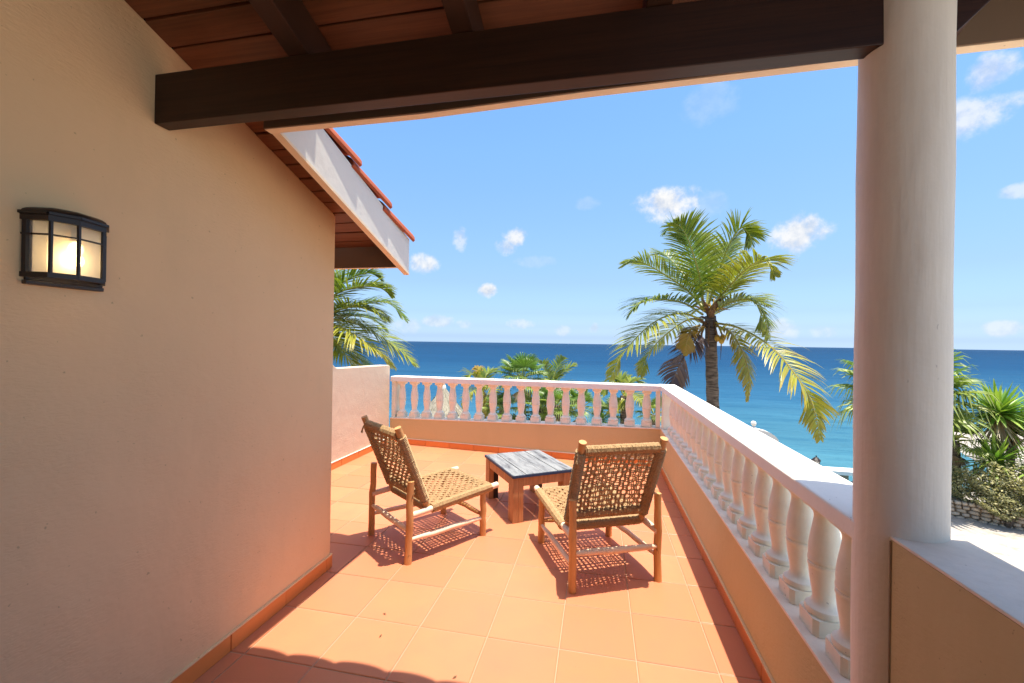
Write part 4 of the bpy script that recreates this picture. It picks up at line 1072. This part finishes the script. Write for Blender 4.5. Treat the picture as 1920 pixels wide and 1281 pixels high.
def fan_palm(label, crown, foot, R, nl, rng, trunk=.11, group=None, dead=8, low=-.55, hue=0, spin=0):
    t = thing('fan_palm', label, 'palm tree', foot, 0, group); top = Vector(crown)-Vector(foot)
    mb = MB(); pts = [Vector((0, 0, 0)).lerp(top, i/16) for i in range(17)]
    mb.tube(pts, [trunk*(1.2-.25*i/16)*(1.06 if i % 2 else .97) for i in range(17)], 10); mb.build('trunk', M_TRUNK, t, smooth=True)
    for k in range(nl):
        a = spin+k*2.39996+rng.uniform(-.2, .2); e = math.asin(max(-.98, min(.98, low+(1-low)*((k+.5)/nl)**.8)))
        d = Vector((math.cos(a)*math.cos(e), math.sin(a)*math.cos(e), math.sin(e)))
        age = max(0, .55-.75*((k+.5)/nl)+hue+rng.uniform(-.15, .2)); c = lerp3((.10, .20, .034), (.36, .38, .07), age)
        mb = MB(); fan_leaf(mb, top+d*.06, d, Vector((0, 0, 1)), R*.58*rng.uniform(.9, 1.1), R*.48*rng.uniform(.8, 1.15), c, rng, droop=.55 if e > .3 else .9)
        mb.build('fan_leaf', M_LEAF, t, tint=True)
    for k in range(dead):
        a = k*2.1+rng.uniform(-.3, .3); d = Vector((math.cos(a)*.45, math.sin(a)*.45, -1))
        mb = MB(); fan_leaf(mb, top+Vector((0, 0, -.12)), d, Vector((math.cos(a), math.sin(a), .3)), R*.42, R*.30, lerp3((.30, .19, .09), (.46, .36, .24), rng.random()), rng, 16, 60, .3)
        mb.build('dead_leaf', M_LEAF, t, tint=True)
    return t
fan_palm('green fan palm rising in the middle behind the sea balustrade', (-2.44, 13.79, .18), (-2.42, 13.80, -3.7), .98, 20, rp, .12, dead=6, spin=.5)
fan_palm('low yellow green fan palm close behind the middle balusters', (-1.75, 13.2, -.70), (-1.75, 13.2, -3.4), .8, 14, rp, .10, hue=.25, dead=4)
fan_palm('low fan palm right of the middle balusters', (-.52, 13.3, -.62), (-.52, 13.3, -3.4), .75, 14, rp, .10, hue=.2, dead=4)
fan_palm('low fan palm left of the young palm stalks behind the balusters', (-3.05, 13.5, -.80), (-3.05, 13.5, -3.4), .72, 14, rp, .09, hue=.1, dead=3)
fan_palm('fan palm with bright leaves just right of the tallest one behind the rail', (-1.22, 12.95, -.52), (-1.22, 12.95, -3.2), .78, 15, rp, .10, hue=.05, dead=4)
fan_palm('small fan palm beside the small yucca behind the balusters', (.42, 13.4, -.78), (.42, 13.4, -3.3), .62, 12, rp, .08, hue=.15, dead=3)
fan_palm('small fan palm by the corner post of the balustrade', (1.55, 12.6, -.62), (1.55, 12.6, -2.9), .62, 11, rp, .08, hue=.2, dead=2)
fan_palm('large fan palm mostly hidden by the round column', (8.22, 13.46, .06), (8.40, 13.48, -2.85), 1.72, 26, rp, .14, dead=8, low=-.5, hue=.12)
fan_palm('short fan palm with yellow lower leaves right of the column', (9.12, 13.25, -1.05), (9.20, 13.25, -2.85), .85, 14, rp, .12, dead=9, hue=.35)

def rosette(mb, p, axis, n, L, w, rng, c0, c1, low=-.45):
    axis = axis.normalized(); a1 = axis.cross(Vector((.2, .9, .1))).normalized(); a2 = axis.cross(a1)
    for k in range(n):
        a = k*2.39996+rng.uniform(-.2, .2); e = math.asin(max(-.98, min(.98, low+(1-low)*(k+.5)/n)))
        d = (a1*math.cos(a)+a2*math.sin(a))*math.cos(e)+axis*math.sin(e)
        Lk = L*rng.uniform(.82, 1.08); s = d.cross(Vector((0, 0, 1))); s = s.normalized() if s.length > .05 else a1
        n_ = s.cross(d); c = lerp3(c0, c1, rng.random()*.8+.2*(1-(k+.5)/n)); sag = Vector((0, 0, -.10*Lk*(1-abs(d.z))))
        ct = lerp3(c, (.40, .40, .16), .35)
        o = len(mb.v)
        q1, q2 = p+d*Lk*.35, p+d*Lk*.72+sag*.5; e_ = p+d*Lk+sag*1.5
        for v, cc in ((p-s*w*.4, c), (p+s*w*.4, c), (q1-s*w*.5+n_*w*.2, c), (q1, c), (q1+s*w*.5+n_*w*.2, c), (q2-s*w*.36, c), (q2+s*w*.36, c), (e_, ct)): mb.v.append(tuple(v)); mb.c.append(cc)
        for f in ((o, o+3, o+2), (o, o+1, o+3), (o+1, o+4, o+3), (o+2, o+3, o+5), (o+3, o+6, o+5), (o+3, o+4, o+6), (o+5, o+6, o+7)): mb.f.append(f); mb.mi.append(0)
def yucca(label, foot, heads, rng, group=None, dead=True):
    t = thing('yucca', label, 'yucca', foot, 0, group)
    for (x, y, z, L, n) in heads:
        top = Vector((x, y, z))-Vector(foot); b = Vector((top.x*.4, top.y*.4, 0))
        mb = MB(); mb.tube([b, b.lerp(top, .5)+Vector((.05, 0, 0)), top], [.10, .085, .075], 8); mb.build('trunk', M_TRUNK, t, smooth=True)
        mb = MB(); rosette(mb, top, Vector((rng.uniform(-.2, .2), rng.uniform(-.2, .2), 1)), n, L, .062*L/.7, rng, (.11, .26, .035), (.34, .46, .07))
        mb.build('leaf_rosette', M_LEAF, t, tint=True)
        if dead:
            mb = MB(); rosette(mb, top+Vector((0, 0, -.10)), Vector((0, 0, -1)), int(n*.5), L*.85, .045, rng, (.24, .16, .09), (.46, .36, .24), .25)
            mb.build('dead_leaf_skirt', M_LEAF, t, tint=True)
    return t
yucca('tall yucca with a spiky green head above a dry skirt', (9.9, 13.05, -2.85), [(9.95, 13.08, -.28, .98, 150), (10.5, 13.4, -.75, .85, 80)], rp)
yucca('low yucca in front of the tall one, over the hedge', (9.70, 12.80, -2.85), [(9.66, 12.78, -1.45, .86, 90)], rp, dead=False)
yucca('yucca at the right border of the view, dark green', (10.95, 13.2, -2.85), [(10.98, 13.2, -.40, .95, 110)], rp)
yucca('small yucca by the hedge at the right border', (10.15, 12.2, -2.85), [(10.13, 12.2, -1.38, .75, 80)], rp, dead=False)
yucca('small yucca framed by the balusters near the corner', (.06, 13.0, -3.2), [(.06, 13.0, -.95, .52, 70)], rp, dead=False)

def leaf_cloud(mb, rng, n, centre, rad, size, c0, c1, flat=1.0):
    for _ in range(n):
        while True:
            u = Vector((rng.uniform(-1, 1), rng.uniform(-1, 1), rng.uniform(-1, 1)))
            if .35 < u.length < 1: break
        u *= 1+.18*math.sin(u.x*7+u.z*5)
        p = Vector(centre)+Vector((u.x*rad[0], u.y*rad[1], u.z*rad[2]))
        d = Vector((rng.uniform(-1, 1), rng.uniform(-1, 1), rng.uniform(-.4, .9))).normalized(); s = d.cross(Vector((rng.uniform(-1, 1), rng.uniform(-1, 1), 1))).normalized()
        L = size*rng.uniform(.6, 1.3); c = lerp3(c0, c1, rng.random()); o = len(mb.v)
        for v in (p-d*L*.5, p+s*L*.24, p+d*L*.5, p-s*L*.24): mb.v.append(tuple(v)); mb.c.append(c)
        mb.f.append((o, o+1, o+2, o+3)); mb.mi.append(0)
def shrub(name, label, cat, foot, blobs, size, rng, c0, c1, twigs=True, group=None):
    t = thing(name, label, cat, foot, 0, group); mb = MB()
    for (c, r, n) in blobs: leaf_cloud(mb, rng, n, Vector(c)-Vector(foot), r, size, c0, c1)
    mb.build('foliage', M_LEAF, t, tint=True, kind='stuff')
    mb = MB()
    for (c, r, n) in blobs:
        q = Vector(c)-Vector(foot)
        for k in range(5):
            a = rng.uniform(0, 6.28); mb.tube([Vector((q.x*.8, q.y*.8, 0)), q*.6+Vector((math.cos(a), math.sin(a), 0))*r[0]*.3, q+Vector((math.cos(a)*r[0], math.sin(a)*r[1], .3*r[2]))*.7], [.03, .02, .008], 5)
    mb.build('branches', M_TRUNK, t)
    return t
shrub('hedge', 'dry olive green hedge growing over the stone wall', 'hedge', (9.6, 12.2, -2.85),
      [((8.98, 12.75, -2.02), (.42, .45, .42), 2400), ((9.45, 12.40, -1.86), (.60, .55, .55), 4200), ((10.1, 12.0, -1.92), (.65, .6, .55), 4200), ((9.35, 12.05, -2.28), (.55, .30, .30), 2200), ((10.9, 11.5, -1.95), (.7, .6, .55), 3400)],
      .075, rp, (.24, .24, .09), (.55, .50, .28))
shrub('bush', 'dark green bush under the fan palms behind the balusters', 'bush', (-2.3, 13.4, -3.5), [((-2.6, 13.4, -1.55), (.8, .6, .62), 2200), ((-1.7, 13.5, -1.45), (.7, .6, .7), 2200), ((-.9, 13.3, -1.6), (.6, .5, .5), 1800)], .13, rp, (.03, .07, .015), (.13, .19, .04))
shrub('bush', 'grey green bush beside the small yucca', 'bush', (-.35, 12.9, -3.3), [((-.32, 12.9, -1.30), (.28, .3, .32), 500)], .07, rp, (.10, .15, .08), (.26, .32, .18))
shrub('bush', 'low dark bush at the foot of the young palm', 'bush', (-3.9, 14.2, -3.7), [((-3.85, 14.2, -1.75), (.5, .4, .4), 800), ((-3.2, 14.0, -1.6), (.45, .4, .42), 700)], .11, rp, (.04, .09, .02), (.20, .24, .06))

# ------------------------------------------------------------------ thatched parasols on the beach
def parasol(label, apex, R, H, foot_z, rng, group):
    t = thing('thatched_parasol', label, 'parasol', (apex[0], apex[1], foot_z), 0, group); zt = apex[2]-foot_z
    mb = MB(); mb.tube([(0, 0, 0), (0, 0, zt-.1)], .06, 8); mb.build('pole', M_TRUNK, t)
    mb = MB(); mb.lathe([(R*.93, zt-H+.04), (R*.5, zt-H*.5-.02), (.03, zt-.06)], 20); mb.build('frame_cone', M_FIBRE, t)
    for k in range(7):
        f0 = k/7; mb = MB(); nn = int(26+70*f0)
        for i in range(nn):
            a = 2*math.pi*(i+rng.random())/nn; fa = max(0.02, f0-.02); fb = min(1.12, f0+.24+rng.uniform(-.03, .06))
            wv = .05*rng.uniform(.7, 1.6); lift = .05*(1-f0)+rng.uniform(.0, .05)
            def P(f, da): return (math.cos(a+da)*R*f, math.sin(a+da)*R*f, zt-H*f**.92+lift)
            d0, d1 = wv/max(.12, R*fa), wv/max(.12, R*fb)
            o = len(mb.v); mb.v += [P(fa, -d0), P(fa, d0), P((fa+fb)/2, d1*.9), P(fb, d1*.5), P(fb, -d1*.5), P((fa+fb)/2, -d1*.9)]; mb.c += [(1, 1, 1)]*6
            mb.f.append((o, o+1, o+2, o+3, o+4, o+5)); mb.mi.append(0)
        mb.build('thatch_layer', M_THATCH, t)
    mb = MB(); mb.lathe([(.11, zt-.12), (.09, zt+.02), (.05, zt+.12), (.01, zt+.17)], 10); mb.build('cap', M_PLASTER, t)
parasol('bleached thatched parasol standing on the beach behind the left balusters', (-5.96, 15.92, -.42), 1.25, 1.55, -4.05, rp, 'thatched parasols on the beach')
parasol('brown thatched parasol behind the corner post and palm trunk', (3.05, 13.63, -.52), 1.05, .95, -3.6, rp, 'thatched parasols on the beach')

# ------------------------------------------------------------------ waterside
def build_waterside():
    t = thing('pier', 'white concrete pier slab reaching over turquoise water', 'pier', (12.5, 20.7, -4.6))
    m = MB(); m.hexa([(-3.2, .35, .42), (6, .15, .42), (6, 1.05, .42), (-3.2, 1.0, .42)], [(-3.2, .35, .58), (6, .15, .58), (6, 1.05, .58), (-3.2, 1.0, .58)]); m.build('deck', M_PLASTER, t)
    for k in range(9): m = MB(); m.box(-3.0+k, -2.8+k, .40, .9, -1.2, .42); m.build('pile', M_MORTAR, t)
    m = MB(); m.box(9.8, 17, 18.0, 18.7, -5.0, -3.98); o = m.build('sea_wall', M_PLASTER, bevel=.03); tag(o, 'low pale sea wall nearer than the pier', 'wall')
    # arched garden gate with a ball finial
    t = thing('garden_gate', 'white arched garden gate top with a ball finial', 'gate', (4.98, 15.24, -3.95))
    zc = 2.20
    m = MB(); arc = [(.72*math.sin(a), zc+.42*math.cos(a)) for a in [math.pi*(k/20-.5) for k in range(21)]]; inn = [(.60*math.sin(a), zc+.31*math.cos(a)) for a in [math.pi*(k/20-.5) for k in range(21)]]
    for k in range(20): m.hexa([(inn[k][0], -.12, inn[k][1]), (inn[k+1][0], -.12, inn[k+1][1]), (inn[k+1][0], .12, inn[k+1][1]), (inn[k][0], .12, inn[k][1])], [(arc[k][0], -.12, arc[k][1]), (arc[k+1][0], -.12, arc[k+1][1]), (arc[k+1][0], .12, arc[k+1][1]), (arc[k][0], .12, arc[k][1])])
    m.build('arch', M_PLASTER, t)
    for s in (-1, 1): m = MB(); m.box(s*.66-.1, s*.66+.1, -.12, .12, 0, zc-.01); m.build('pillar', M_PLASTER, t)
    m = MB(); m.lathe([(.09, zc+.40), (.09, zc+.45), (.05, zc+.47), (.045, zc+.51)], 12); m.ball((0, 0, zc+.585), .085, 12, 8); m.build('ball_finial', M_PLASTER, t, smooth=True)
    t = thing('lantern_post', 'small black lantern on a post at the water side', 'lantern', (6.94, 15.52, -3.4))
    m = MB(); m.tube([(0, 0, 0), (0, 0, .86)], .035, 8); m.build('post', M_BLACKMETAL, t)
    m = MB(); m.lathe([(.05, .86), (.085, .90), (.10, 1.08), (.10, 1.09)], 8); m.build('lantern_glass', M_LINER, t)
    for k in range(4):
        a = math.pi/4+k*math.pi/2; m = MB(); m.tube([(math.cos(a)*.085, math.sin(a)*.085, .88), (math.cos(a)*.105, math.sin(a)*.105, 1.09)], .012, 5); m.build('lantern_bar', M_BLACKMETAL, t)
    m = MB(); m.lathe([(.14, 1.09), (.13, 1.11), (.05, 1.19), (.02, 1.20), (.02, 1.25)], 8); m.build('lantern_cap', M_BLACKMETAL, t)
    m = MB(); m.ball((0, 0, .10), .16, 12, 8, (1, 1, .9)); o = m.build('buoy', M_PLASTER, smooth=True); o.location = (10.56, 28.08, -4.62); tag(o, 'white mooring buoy floating on the turquoise water', 'buoy')
    t = thing('sailing_boat', 'tiny sailing boat on the horizon beside the tall palm', 'boat', (516, 1408, -4.6), .6)
    m = MB(); m.prism([(-5, 0), (4, 0), (5.5, 1.3), (-5.2, 1.3)], 'y', -1.2, 1.2); m.build('hull', M_PLASTER, t)
    m = MB(); m.tube([(.5, 0, 1.2), (.5, 0, 12)], .09, 6); m.build('mast', M_BLACKMETAL, t)
    m = MB(); m.prism([(.3, 2), (-4.6, 2.2), (.3, 11.6)], 'y', -.04, .04); m.build('sail', M_INNER, t)
build_waterside()

def build_stone_wall():
    a, b = Vector((7.4, 13.20)), Vector((12.6, 10.35)); d = (b-a).normalized(); n = Vector((-d.y, d.x)); L = (b-a).length; H = .50
    t = thing('stone_wall', 'low dry stone wall of buff coral stones below the hedge', 'stone wall', (a.x, a.y, -2.84), math.atan2(d.y, d.x)); rng = random.Random(12)
    m = MB(); m.box(-.02, L, .06, .40, -.3, H-.05); m.build('core', M_MORTAR, t)
    z = 0.0; row = 0
    while z < H-.05:
        h = rng.uniform(.085, .14); x = -.05*row
        while x < L:
            w = rng.uniform(.11, .26); mb = MB()
            mb.ball((0, 0, 0), .5, 8, 5); k = []
            for v in mb.v:
                q = Vector(v); q = Vector([math.copysign(abs(c*2)**.72/2, c) for c in q])
                k.append((q.x*w*.97*(1+.12*math.sin(q.z*9+row)), q.y*.20, q.z*h*.97*(1+.1*math.sin(q.x*8+x*3))))
            mb.v = k
            o = mb.build('stone', M_STONE, t, smooth=True); o.location = (x+w/2, .05+rng.uniform(-.02, .02), z+h/2); o.rotation_euler = (rng.uniform(-.1, .1), rng.uniform(-.12, .12), rng.uniform(-.1, .1))
            x += w
        z += h*.96; row += 1
build_stone_wall()
